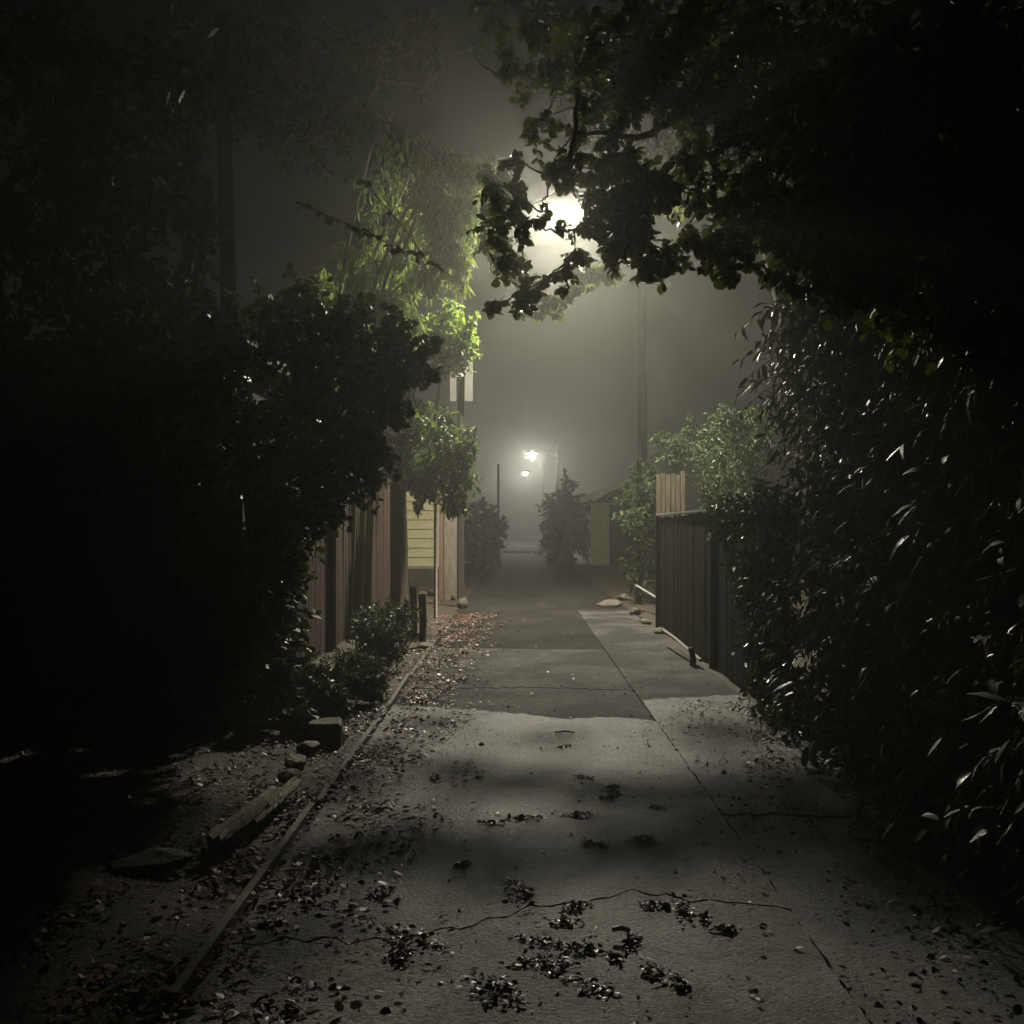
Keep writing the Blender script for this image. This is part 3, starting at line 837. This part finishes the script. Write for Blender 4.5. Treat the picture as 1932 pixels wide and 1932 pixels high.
# ------------------------------------------------------------------ left board fence
root = empty('board_fence', (-2.4, 15, 0), 'weathered reddish board fence left of the lane behind the low shrubs', 'fence')
FX = -2.38
mb = MB(); y = 9.9
while y < 19.8:
    wd = rng.uniform(.13, .15)
    top = (1.80 if y < 13.2 else 1.98 if y < 16.4 else 2.36) + rng.normal(0, .025)
    lean = rng.normal(0, .006)
    v = []
    for (yy, zz) in ((y, -.05), (y + wd, -.05), (y + wd, top - .03), (y + wd * .75, top), (y + wd * .25, top), (y, top - .03)):
        v.append((FX + lean * zz, yy, zz)); 
    v2 = [(a - .02, b, c) for a, b, c in v]
    k = 6
    mb.add(v + v2, [tuple(range(k)), tuple(reversed(range(k, 2 * k)))] + [(i, i + k, (i + 1) % k + k, (i + 1) % k) for i in range(k)])
    y += wd + rng.uniform(.002, .012)
mb.build('board_panel', M['redwood'], root)
for yy in (9.95, 13.25, 16.45, 19.7):
    mb = MB(); mb.box(FX + .006, FX + .10, yy - .05, yy + .05, -.1, 2.05 if yy < 16.4 else 2.42); mb.build('post', M['redwood'], root)
mb = MB()
for z in (.4, 1.5):
    mb.box(FX - .07, FX - .022, 9.9, 19.8, z, z + .09)
mb.build('rail', M['redwood'], root)

# ------------------------------------------------------------------ cream clapboard house
hs = empty('clapboard_house', (-5, 29, 0), 'cream clapboard house wall seen between the dark trunk and the gate pillar', 'house')
HY = 27.5
hx0, hx1 = -9.0, V(833, 993, HY)[0]
mb = MB(); z = 0.55; lap = .245
while z < 2.5:
    v = [(hx0, HY - .03, z), (hx1, HY - .03, z), (hx1, HY, z + lap), (hx0, HY, z + lap), (hx0, HY, z), (hx1, HY, z)]
    mb.add(v, [(0, 1, 2, 3), (4, 5, 1, 0)])
    z += lap
mb.box(hx0, hx1, HY + .004, HY + 6, .5, 2.74)
mb.build('wall', M['yellow'], hs)
mb = MB(); mb.box(hx0, hx1 - .02, HY + .01, HY + 5.9, -.1, .498); mb.build('foundation', M['oldconcrete'], hs)
mb = MB(); mb.box(hx1 + .003, hx1 + .12, HY - .05, HY + .06, .5, 2.74); mb.build('corner_trim', M['brown'], hs)
mb = MB()
mb.add([(hx0 - .4, HY - .4, 2.745), (hx1 + .4, HY - .4, 2.745), (hx1 + .4, HY + 6.4, 2.745), (hx0 - .4, HY + 6.4, 2.745), (hx0 - .4, HY + 3, 4.1), (hx1 + .4, HY + 3, 4.1)],
       [(0, 1, 5, 4), (3, 4, 5, 2), (0, 3, 2, 1), (1, 2, 5), (0, 4, 3)])
mb.build('roof', M['roof'], hs)
# gate pillar with dark door frame
root = empty('gate_pillar', (-1.5, 23.3, 0), 'pale rough gate pillar with a dark brown edge under the leafy tree', 'pillar')
x0, x1 = V(838, 0, 23.3)[0], V(862, 0, 23.3)[0]
mb = MB(); mb.box(x0, x1, 23.3, 23.6, -.05, 2.5, .006); mb.build('pillar', M['pinkish'], root)
mb = MB(); mb.box(x0 - .12, x0 - .003, 23.33, 23.55, -.05, 2.45); mb.build('frame', M['brown'], root)
mb = MB(); mb.box(x0 - .06, x1 + .05, 23.25, 23.66, 2.503, 2.56); mb.build('cap', M['stone'], root)
root = empty('drain_pipe_post', tuple(V(869, 1095, 26) * (1, 1, 0)), 'thin pale upright pipe beside the gate pillar', 'pipe')
q = V(869, 993, 27)
mb = MB(); mb.tube([(q[0], q[1], -.05), (q[0], q[1], 2.3)], .04, 10); mb.build('pipe', M['pinkish'], root, True)
mb = MB(); mb.box(q[0] - .1, q[0] + .12, q[1] - .1, q[1] + .1, .0, .08); mb.build('base', M['stone'], root)

# pale panels strapped to the lamp's pole
for a, b in ((849, 861), (877, 892)):
    c0, c1 = V(a, 757, 21), V(b, 650, 21)
    mb = MB(); mb.box(c0[0], c1[0], 21.0, 21.03, c0[2], c1[2]); mb.build('panel', M['white'], near_lamp)
mb = MB(); mb.box(V(849, 0, 21)[0], V(892, 0, 21)[0], 21.033, 21.09, 4.6, 4.68); mb.build('bracket', M['metal'], near_lamp)
q = V(1213, 993, 31)
root = empty('utility_pole', (q[0], 31, 0), 'tall plain wooden pole fading into the fog behind the right fence', 'pole')
mb = MB(); mb.tube([(q[0], 31, -.2), (q[0] - .02, 31, 5), (q[0] - .05, 31, 9.4)], [.16, .14, .12], 12); mb.build('pole', M['polewood'], root, True)
mb = MB(); mb.box(q[0] - .9, q[0] + .8, 30.82, 30.86 + .06, 8.7, 8.82); mb.build('crossarm', M['polewood'], root)

# ------------------------------------------------------------------ low shrubs on the left
def shrub(vx, vy, r, D, k, label, mat='low', l=.05, grp='low shrubs along the left fence', name='low_shrub'):
    c = V(vx, vy, D); rr = r / F * D
    base = np.array((c[0], D, 0))
    zc = max(c[2], rr * .6)
    C = []
    for i in range(5):
        o = rng.normal(0, .45, 3) * (rr, rr, rr * .6)
        C.append(((c[0] + o[0], D + o[1], max(.12, zc + o[2])), (rr * .6,) * 3, max(2, k // 5)))
    return tree(name, label, 'shrub', base, [base, base + (0, 0, zc * .5), base + (.02, 0, zc)], C, M[mat], l, .55, 7, .1, group=grp, trunk_r=(.02, .012), limb_r=.007)


for a in ((740, 1165, 50, 13.5, 300, 'low shrub nearest the two dark posts, against the red fence'),
          (695, 1210, 62, 11.8, 380, 'bushy low shrub in front of the middle of the red fence'),
          (640, 1265, 60, 10.4, 380, 'dense low shrub at the near end of the red fence'),
          (690, 1290, 52, 9.6, 260, 'low shrub right at the lane edging beside red fallen leaves'),
          (620, 1345, 48, 8.9, 260, 'smallest low shrub behind the mossy stone block')):
    shrub(*a)

# short dark posts
root = empty('short_post', tuple(G(797, 1215)), 'right one of two short dark wooden posts by the lane edge', 'post', 'short dark posts')
def stump(vx, vy, h, root):
    g = G(vx, vy)
    mb = MB(); mb.tube([g + (0, 0, -.1), g + (.01, 0, h * .5), g + (-.01, 0, h)], [.055, .05, .052], 9); mb.build('post', M['blackwood'], root, True)
    mb = MB(); mb.tube([g + (0, 0, h + .003), g + (0, 0, h + .03)], [.062, .05], 9); mb.build('cap', M['oldtimber'], root, True)
stump(797, 1215, .68, root)
root = empty('short_post', tuple(G(780, 1200)), 'left one of two short dark wooden posts, half behind the shrub', 'post', 'short dark posts')
stump(780, 1200, .70, root)


# ------------------------------------------------------------------ stones and debris
def stone(vx, vy, r, mat, label, seed, group='stones along the lane', amp=.25, name='stone'):
    g = G(vx, vy)
    vs, fs = rock((g[0], g[1], r[2] * .6), r, seed)
    mb = MB(); mb.add(vs, fs)
    o = mb.build(name, M[mat])
    tag(o, label, 'stone', group)
    return o


stone(872, 1148, (.12, .12, .17), 'stone', 'upright pale stone at the foot of the gate pillar', 1)
stone(857, 1130, (.08, .25, .09), 'stone', 'long low stone behind the upright pale stone at left', 2)
stone(803, 1222, (.13, .16, .05), 'stone', 'flat stone at the foot of the short dark posts', 3)
stone(1150, 1145, (.3, .28, .10), 'stone', 'largest pale flat stone at the right edge of the lane', 4)
stone(1182, 1132, (.22, .22, .11), 'stone', 'pale stone just behind the largest flat stone on the right', 5)
stone(1200, 1160, (.14, .16, .09), 'stone', 'small brownish stone in front of the pale stones on the right', 6)
stone(1222, 1178, (.12, .16, .08), 'mossy', 'mossy stone between the pale stones and the dark gate', 7)
stone(1245, 1196, (.11, .15, .07), 'mossy', 'mossy stone nearest the broken stake on the right', 8)
# mossy block and old timber by the bed on the left
mb = MB(); g = G(612, 1400); mb.add(*rock((g[0], g[1], .03), (.13, .11, .13), 77, 16, 1))
tag(mb.build('stone_block', M['mossy']), 'square mossy stone block standing at the end of the left bed', 'stone block')
vs, fs = rock((-1.72, 4.92, .035), (.24, .12, .05), 12)
mb = MB(); mb.add(vs, fs); tag(mb.build('broken_slab', M['mossy']), 'flat broken slab lying in front of the pale split timber', 'slab')
root = empty('split_timber', (-1.43, 5.5, 0), 'pale weathered split timber lying in the left bed', 'timber')
for i, (xa, y0, xb, y1, w_, z) in enumerate(((-1.47, 5.08, -1.37, 6.0, .05, .07), (-1.40, 5.5, -1.32, 6.3, .035, .05), (-1.53, 5.25, -1.47, 5.85, .03, .04))):
    mb = MB(); mb.add(*rough_log((xa, y0, z), (xb, y1, z + .015), w_, 40 + i)); mb.build('splinter', M['oldtimber'], root)
for i in range(3):
    mb = MB(); yy = 6.6 + i * .42
    vs, fs = rock((-1.45 + rng.normal(0, .03), yy, .03), (.09, .13, .055), 20 + i)
    mb.add(vs, fs)
    tag(mb.build('border_stone', M['mossy']), ['border stone nearest the split timber', 'second border stone behind the split timber', 'third border stone, in the dark bed', 'farthest border stone, next to the mossy block'][i], 'stone', 'dark border stones of the left bed')

# ------------------------------------------------------------------ right fence and things behind
root = empty('dark_fence', (2.25, 12, 0), 'dark board fence right of the lane with a pale top cap', 'fence')
RX = 2.24
mb = MB(); y = 8.7
while y < 16.6:
    dx = rng.uniform(-.006, .006); mb.box(RX + dx, RX + .02 + dx, y, y + .139, -.03, (1.74 if y > 12 else 1.8) + rng.normal(0, .012)); y += .14 + rng.uniform(0, .003)
mb.build('board_panel', M['darkwood'], root)
mb = MB(); mb.box(RX - .04, RX + .09, 12.0, 16.65, 1.775, 1.80); mb.build('cap', M['metal'], root)
for yy in (11.95, 16.6):
    mb = MB(); mb.box(RX - .05, RX - .004, yy - .045, yy + .045, -.1, 1.77 if yy > 12 else 1.86); mb.build('post', M['darkwood'], root)
mb = MB()
for z in (.3, 1.45):
    mb.box(RX + .022, RX + .07, 8.7, 16.6, z, z + .09)
mb.build('rail', M['darkwood'], root)

root = empty('board_screen', tuple(V(1266, 993, 20.2) * (1, 1, 0)), 'short screen of pale upright boards standing above the dark fence', 'screen')
sx0, sx1 = V(1238, 0, 20.2)[0], V(1293, 0, 20.2)[0]
k = 6; wd = (sx1 - sx0) / k
for i in range(k):
    tz = V(0, 893, 20.2)[2] + (0.04 if i == k - 1 else rng.normal(0, .015))
    mb = MB(); mb.box(sx0 + i * wd, sx0 + (i + 1) * wd - .016, 20.15 + rng.uniform(-.01, .01), 20.18, .3, tz); mb.build('board', M['palewood'], root)
mb = MB(); mb.box(sx0, sx1, 20.2, 20.24, 1.2, 1.29); mb.box(sx0 + .1, sx0 + .18, 20.245, 20.32, -.05, 1.6); mb.box(sx1 - .18, sx1 - .1, 20.245, 20.32, -.05, 1.6)
mb.build('frame', M['darkwood'], root)

tb = np.array((2.45, 10.2, 0))
cs = []
for (yy, zz, r, k) in ((8.9, 1.7, .32, 60), (9.4, 1.3, .3, 50), (9.0, .8, .3, 50), (9.9, 1.75, .3, 44), (10.3, 1.35, .24, 26), (10.9, 1.75, .26, 30), (11.6, 1.75, .22, 20), (9.6, .6, .26, 30), (10.0, 1.0, .2, 16), (9.1, .3, .26, 36)):
    cs.append(((2.2 - .02 * rng.random(), yy, zz), (.16, r * 1.3, r), k))
tree('fence_creeper', 'dark leafy creeper hanging over the near end of the dark fence beside the tall hedge', 'creeper', tb, [tb, tb + (.02, 0, .9), tb + (-.05, 0, 1.75)], cs, M['hedge'], .085, .45, 8, .5,
     trunk_r=(.03, .02), limb_r=.008, trunk_name='stem', crown_name='foliage')

# stakes and a thin rail on the right edge
root = empty('broken_stake', tuple(G(1306, 1258)), 'short dark broken stake with a thin rail, at the foot of the dark fence', 'stake')
g = G(1306, 1258)
mb = MB(); mb.tube([g + (0, 0, -.1), g + (.01, 0, .10), g + (-.02, 0, .22)], [.04, .036, .03], 7); mb.build('stake', M['blackwood'], root)
mb = MB(); mb.tube([g + (.06, -.2, .10), g + (-.02, 1.2, .2), g + (-.05, 2.0, .22)], .02, 7); mb.build('rail', M['metal'], root)
q = G(1230, 1160)
mb = MB(); mb.tube([q + (-.12, 1.5, .45), q + (.12, -.6, .28)], .022, 7)
o = mb.build('loose_rail', M['metal']); tag(o, 'thin pale rail leaning along the dark fence near the mossy stones', 'rail')

# bushes behind the right fence
def bush(name, label, cs, mat, l, base, ratio=.5, droop=.2, cat='bush', grp=None, narrow=False, **kw):
    base = np.array(base, float)
    top = max(c[0][2] for c in cs)
    return tree(name, label, cat, base, [base, base + (0, 0, top * .3), base + (.05, 0, top * .55)], cs, M[mat], l, ratio, 8, droop, group=grp, trunk_r=(.08, .04), limb_r=.015,
                narrow=narrow, **kw)


sp = [(1350, 850, 60, 19.5, 80), (1275, 845, 34, 21.0, 50), (1390, 850, 70, 18.2, 80), (1365, 920, 55, 18.8, 70), (1420, 920, 60, 18, 60), (1250, 830, 28, 21, 14), (1370, 790, 40, 18.4, 28),
      (1410, 790, 30, 18.2, 18), (1300, 810, 30, 21, 20), (1345, 960, 40, 18.8, 24), (1440, 830, 50, 18, 40)]
bush('fence_bush', 'loose lamplit bush rising above the dark fence on the right', [cl(*q) for q in sp], 'low', .12, (3.4, 18.4, 0), .3, .2)
sp = [(1220, 900, 40, 22, 40), (1190, 940, 40, 23, 40), (1215, 970, 45, 22, 50), (1200, 1000, 34, 23, 30), (1215, 1040, 36, 22, 36), (1185, 1060, 22, 24, 14), (1205, 1090, 28, 22, 22)]
bush('corner_bush', 'dark bush between the pale board screen and the far garage', [cl(*q) for q in sp], 'shade', .12, (2.6, 22.5, 0), .5)
# far garage
gr = empty('garage', (4.3, 44, 0), 'small far garage with a yellowish wall and a low pitched roof', 'garage')
a0, a1 = V(1115, 0, 43)[0], V(1190, 0, 43)[0]
mb = MB(); mb.box(a0, a0 + .75, 43, 43.1, 0, 2.55); mb.build('wall', M['garage'], gr)
mb = MB(); mb.box(a0 + .753, a1 + 2, 43.02, 48, -.1, 2.5); mb.build('side_wall', M['darkwood'], gr)
mb = MB()
p0, p1 = V(1094, 948, 42.7), V(1172, 916, 42.7)
dx, dz = p1[0] - p0[0], p1[2] - p0[2]
p2 = (p1[0] + dx, p1[2] - dz)
v = [(p0[0], 42.6, p0[2]), (p1[0], 42.6, p1[2]), (p2[0], 42.6, p2[1]), (p0[0], 48.4, p0[2]), (p1[0], 48.4, p1[2]), (p2[0], 48.4, p2[1])]
v += [(x, y, z + .13) for x, y, z in v]
mb.add(v, [(0, 1, 7, 6), (1, 2, 8, 7), (6, 7, 10, 9), (7, 8, 11, 10), (0, 3, 4, 1), (1, 4, 5, 2), (0, 6, 9, 3), (2, 5, 11, 8), (3, 9, 10, 4), (4, 10, 11, 5)])
mb.build('roof', M['roof'], gr)
mb = MB(); mb.obox((p0[0], 42.55, p0[2] + .06), (p1[0], 42.55, p1[2] + .06), .06, .24); mb.build('fascia', M['stone_pale'], gr)
mb = MB(); mb.add([(a0, 43.0, 2.56), (p2[0] - .5, 43.0, 2.56), (p1[0], 43.0, p1[2] - .02)], [(0, 1, 2)]); mb.build('gable', M['darkwood'], gr)

# dark far bushes framing the end of the lane
sp = [(905, 1000, 42, 40, 90), (880, 1020, 40, 40, 70), (930, 990, 28, 40, 36), (900, 960, 24, 40, 20), (925, 1040, 30, 40, 34), (890, 1060, 34, 40, 40), (935, 1020, 20, 40, 14)]
bush('far_bush', 'dark bush on the left of the far end of the lane', [cl(*q) for q in sp], 'vine', .22, (-1.8, 40, 0), .7, grp='dark bushes at the far end')
sp = [(1065, 990, 40, 46, 90), (1045, 950, 26, 46, 28), (1080, 940, 34, 46, 40), (1055, 1030, 40, 46, 70), (1090, 1010, 40, 46, 60), (1035, 1000, 18, 46, 14), (1105, 960, 30, 46, 28), (1075, 910, 18, 46, 8)]
bush('far_bush', 'dark taller bush on the right of the far end, beside the garage', [cl(*q) for q in sp], 'vine', .25, (2.2, 46, 0), .7, grp='dark bushes at the far end')
sp = [(1110, 1050, 20, 34, 18), (1095, 1060, 16, 34, 10)]
# thin far pole
q = V(940, 993, 44)
mb = MB(); mb.tube([(q[0], 44, -.1), (q[0], 44, 4.2)], .05, 8)
tag(mb.build('thin_pole', M['polewood'], None, True), 'thin dark pole standing in the far left bush', 'pole')
# low wall across the end
mb = MB(); mb.box(-1.3, 2.6, 62.0, 62.25, -.1, .16, .005)
tag(mb.build('kerb_stone', M['concrete2']), 'pale low kerb across the far end of the lane', 'kerb')

# ------------------------------------------------------------------ dark trees closing the left and the back
def big_tree(label, base, sp, trunk_h, l=.12, mat='shade'):
    base = np.array(base, float)
    return tree('dark_tree', label, 'tree', base, [base, base + (.1, 0, trunk_h * .5), base + (.0, .1, trunk_h)], [cl(*q) for q in sp], M[mat], l, .6, 8, .3,
                group='dark trees on the left', trunk_r=(.2, .1), limb_r=.03)


sp = [(120, 150, 150, 9, 120), (60, 400, 150, 9, 120), (250, 330, 120, 9.2, 70), (130, 620, 150, 9, 110), (300, 120, 120, 9.2, 60), (230, 520, 90, 9.2, 46), (60, 850, 150, 9, 90), (250, 760, 110, 9.3, 60),
      (330, 250, 60, 9.3, 12), (170, 280, 120, 9, 80), (300, 620, 70, 9.6, 50), (340, 560, 50, 9.8, 20), (250, 680, 60, 9.6, 40), (380, 420, 40, 10, 10)]
big_tree('dark tree filling the upper left corner above the shed', (-4.6, 9, 0), sp, 4.5)
sp = [(560, 150, 80, 13, 14), (640, 210, 60, 13, 12), (700, 205, 40, 13, 8), (540, 260, 60, 13, 10), (610, 300, 50, 13, 7), (480, 60, 100, 13, 14), (600, 60, 90, 13, 10), (440, 200, 70, 13, 10), (740, 240, 20, 13, 2), (800, 60, 50, 13, 14), (720, 90, 60, 13, 20), (800, 160, 30, 13, 4)]
sp = [(a, b, r, D, int(k * 3.2)) for a, b, r, D, k in sp]
big_tree('dim tree dissolving in the fog at the top, left of the lamp', (-4.2, 13.4, 0), sp, 6.5, .10)

# ------------------------------------------------------------------ fallen leaves
def litter(n, fx, fy, name, label, mat, lo=.018, hi=.05, ratio=.6, cat='fallen leaves', drift=.25):
    x = fx(n * 3); y = fy(n * 3)
    f = .5 + .25 * np.sin(x * 5.1 + 1.3 * y) * np.cos(y * 3.7 - x * 2) + .25 * np.sin(x * 13 + y * 9) * np.sin(y * 11 - 3 * x)
    keep = rng.random(n * 3) < np.clip((f - drift) * 1.6, .04, 1)
    x = x[keep][:n]; y = y[keep][:n]; n = len(x)
    z = gz(x, y) + rng.uniform(.003, .02, n)
    P = np.stack([x, y, z], 1)
    A = rng.normal(0, 1, (n, 3)) * (1, 1, .18)
    Nn = np.array((0, 0, 1.0)) + rng.normal(0, .32, (n, 3))
    L_ = lo + (hi - lo) * rng.random(n) ** 1.8
    o = leaves_obj(name, P, A, Nn, L_, L_ * rng.uniform(.5, 1.0, n) * ratio * 1.6, mat)
    tag(o, label, cat, kind='stuff')
    return o


litter(9000, lambda n: XL + .12 + np.abs(rng.normal(0, .30, n)) * rng.choice((1, 1, -1), n) - .05, lambda n: rng.uniform(3, 19, n), 'leaf_litter',
       'reddish fallen leaves drifted along the left edging', M['redlitter'], .012, .055)
litter(9000, lambda n: XL - rng.uniform(0, 1, n) ** 1.2 * 3.2, lambda n: rng.uniform(2.0, 9.3, n), 'leaf_litter', 'fallen leaves covering the dark left bed', M['litter'])
litter(2600, lambda n: XL + rng.uniform(0, 1, n) * 3.2, lambda n: 2 + rng.uniform(0, 1, n) ** 1.5 * 14, 'leaf_litter', 'small leaf scraps scattered over the concrete', M['litter'], .006, .03)
litter(2600, lambda n: 2.2 - np.abs(rng.normal(0, .5, n)), lambda n: rng.uniform(2.2, 9.5, n), 'leaf_litter', 'fallen leaves along the foot of the right hedge', M['litter'], .015, .045)

cl_spec = [(770, 1775, .11, 'double dark leaf clump on the left of the near slab, upper half'), (752, 1808, .08, 'lower half of the double dark leaf clump at left'),
           (935, 1880, .12, 'big black leaf clump at the bottom of the lane'), (1118, 1872, .055, 'black leaf ball right of the big bottom clump'),
           (1030, 1785, .06, 'leaf clump in the middle of the near slab'), (1085, 1718, .055, 'round leaf clump at the top of the near slab'),
           (1062, 1748, .045, 'leaf clump just below the round one at the slab edge'), (1100, 1800, .06, 'torn leaf clump right of the middle clump'),
           (1000, 1825, .05, 'leaf clump above the big bottom clump'), (1050, 1832, .06, 'wide leaf clump between the middle and bottom clumps'),
           (1290, 1725, .06, 'flat leaf spray on the right of the near slab'), (1235, 1716, .035, 'small leaf knot left of the flat leaf spray'),
           (1372, 1762, .045, 'leaf curl nearest the right joint'), (1285, 1865, .04, 'leaf curl at the lower right of the slab'),
           (1232, 1842, .04, 'small dark leaf pair left of the lower right curl'), (1190, 1788, .05, 'dark leaves lying under the pale stick'),
           (1065, 1413, .035, 'single dark leaf ball on the far pale patch'), (1102, 1472, .05, 'leaf clump on the middle slab below the leaf ball'),
           (1155, 1492, .05, 'leaf clump right of the middle slab centre'), (1150, 1510, .045, 'leaf clump just in front of the right-centre clump'),
           (1092, 1545, .07, 'leaf heap in the shadow band at lane centre'), (990, 1550, .06, 'leaf heap left of the centre heap'),
           (925, 1560, .05, 'leaf heap farthest left in the shadow band'), (1212, 1590, .05, 'leaf clump right of the shadow band'),
           (820, 1476, .03, 'tiny leaf ball left on the middle slab'), (720, 1692, .07, 'leaf clump beside the left drift of leaves'),
           (980, 1690, .10, 'dark leaf heap on the edge of the near slab'), (1240, 1530, .025, 'tiny leaf knot near the right joint'),
           (1160, 1815, .035, 'small leaf scrap below the torn clump'), (1330, 1740, .03, 'small leaf scrap beyond the flat spray'),
           (870, 1640, .04, 'small leaf clump in the dark left half'), (1120, 1600, .04, 'small leaf clump at the centre below the heap')]
for (a, b, r, lab) in cl_spec:
    g = G(a, b); r = r * .78
    n = int(18 + r * 1300)
    th = rng.uniform(0, PI); u_ = rng.normal(0, 1, n) * r * rng.uniform(.5, 1.1); w_ = rng.normal(0, 1, n) * r * rng.uniform(.25, .5)
    u_ = u_ + rng.choice((0, r * .7, -r * .5), n)
    P = np.stack([g[0] + u_ * math.cos(th) - w_ * math.sin(th), g[1] + (u_ * math.sin(th) + w_ * math.cos(th)) * 1.25, np.zeros(n)], 1)
    rr = np.hypot(P[:, 0] - g[0], P[:, 1] - g[1]) / r
    P[:, 2] = .018 + np.clip(1 - rr * .6, 0, 1) * r * .3 * rng.uniform(.2, 1, n)
    A = rng.normal(0, 1, (n, 3)) * (1, 1, .2)
    Nn = np.array((0, 0, 1.)) + rng.normal(0, .4, (n, 3))
    L_ = rng.uniform(.010, .036, n)
    o = leaves_obj('leaf_clump', P - np.array((g[0], g[1], 0)), A, Nn, L_, L_ * .6, M['clump'])
    o.location = (g[0], g[1], 0)
    tag(o, lab, 'leaf clump', 'wet leaf clumps on the lane')
g = G(1172, 1778)
mb = MB(); mb.tube([g + (-.035, 0, .05), g + (.0, .004, .056), g + (.035, 0, .046)], [.011, .013, .010], 7)
tag(mb.build('stick', M['paletwig']), 'short white stick lying on dark leaves on the near slab', 'stick')
g = G(1065, 1388)
mb = MB(); mb.tube([g + (-.07, 0, .028), g + (.0, .01, .034), g + (.08, 0, .026)], [.008, .010, .006], 6)
tag(mb.build('stick', M['paletwig']), 'thin white stick on the far pale patch of concrete', 'stick')

# ------------------------------------------------------------------ render settings
scene.view_settings.view_transform = 'Standard'
scene.view_settings.look = 'None'
scene.view_settings.exposure = 0
scene.view_settings.gamma = 1
scene.render.engine = 'CYCLES'
cy = scene.cycles
cy.volume_bounces = 1
cy.max_bounces = 5
cy.diffuse_bounces = 2
cy.glossy_bounces = 2
cy.transmission_bounces = 2
cy.transparent_max_bounces = 4
cy.use_denoising = True
cy.sample_clamp_indirect = 4
cy.caustics_reflective = False
cy.caustics_refractive = False
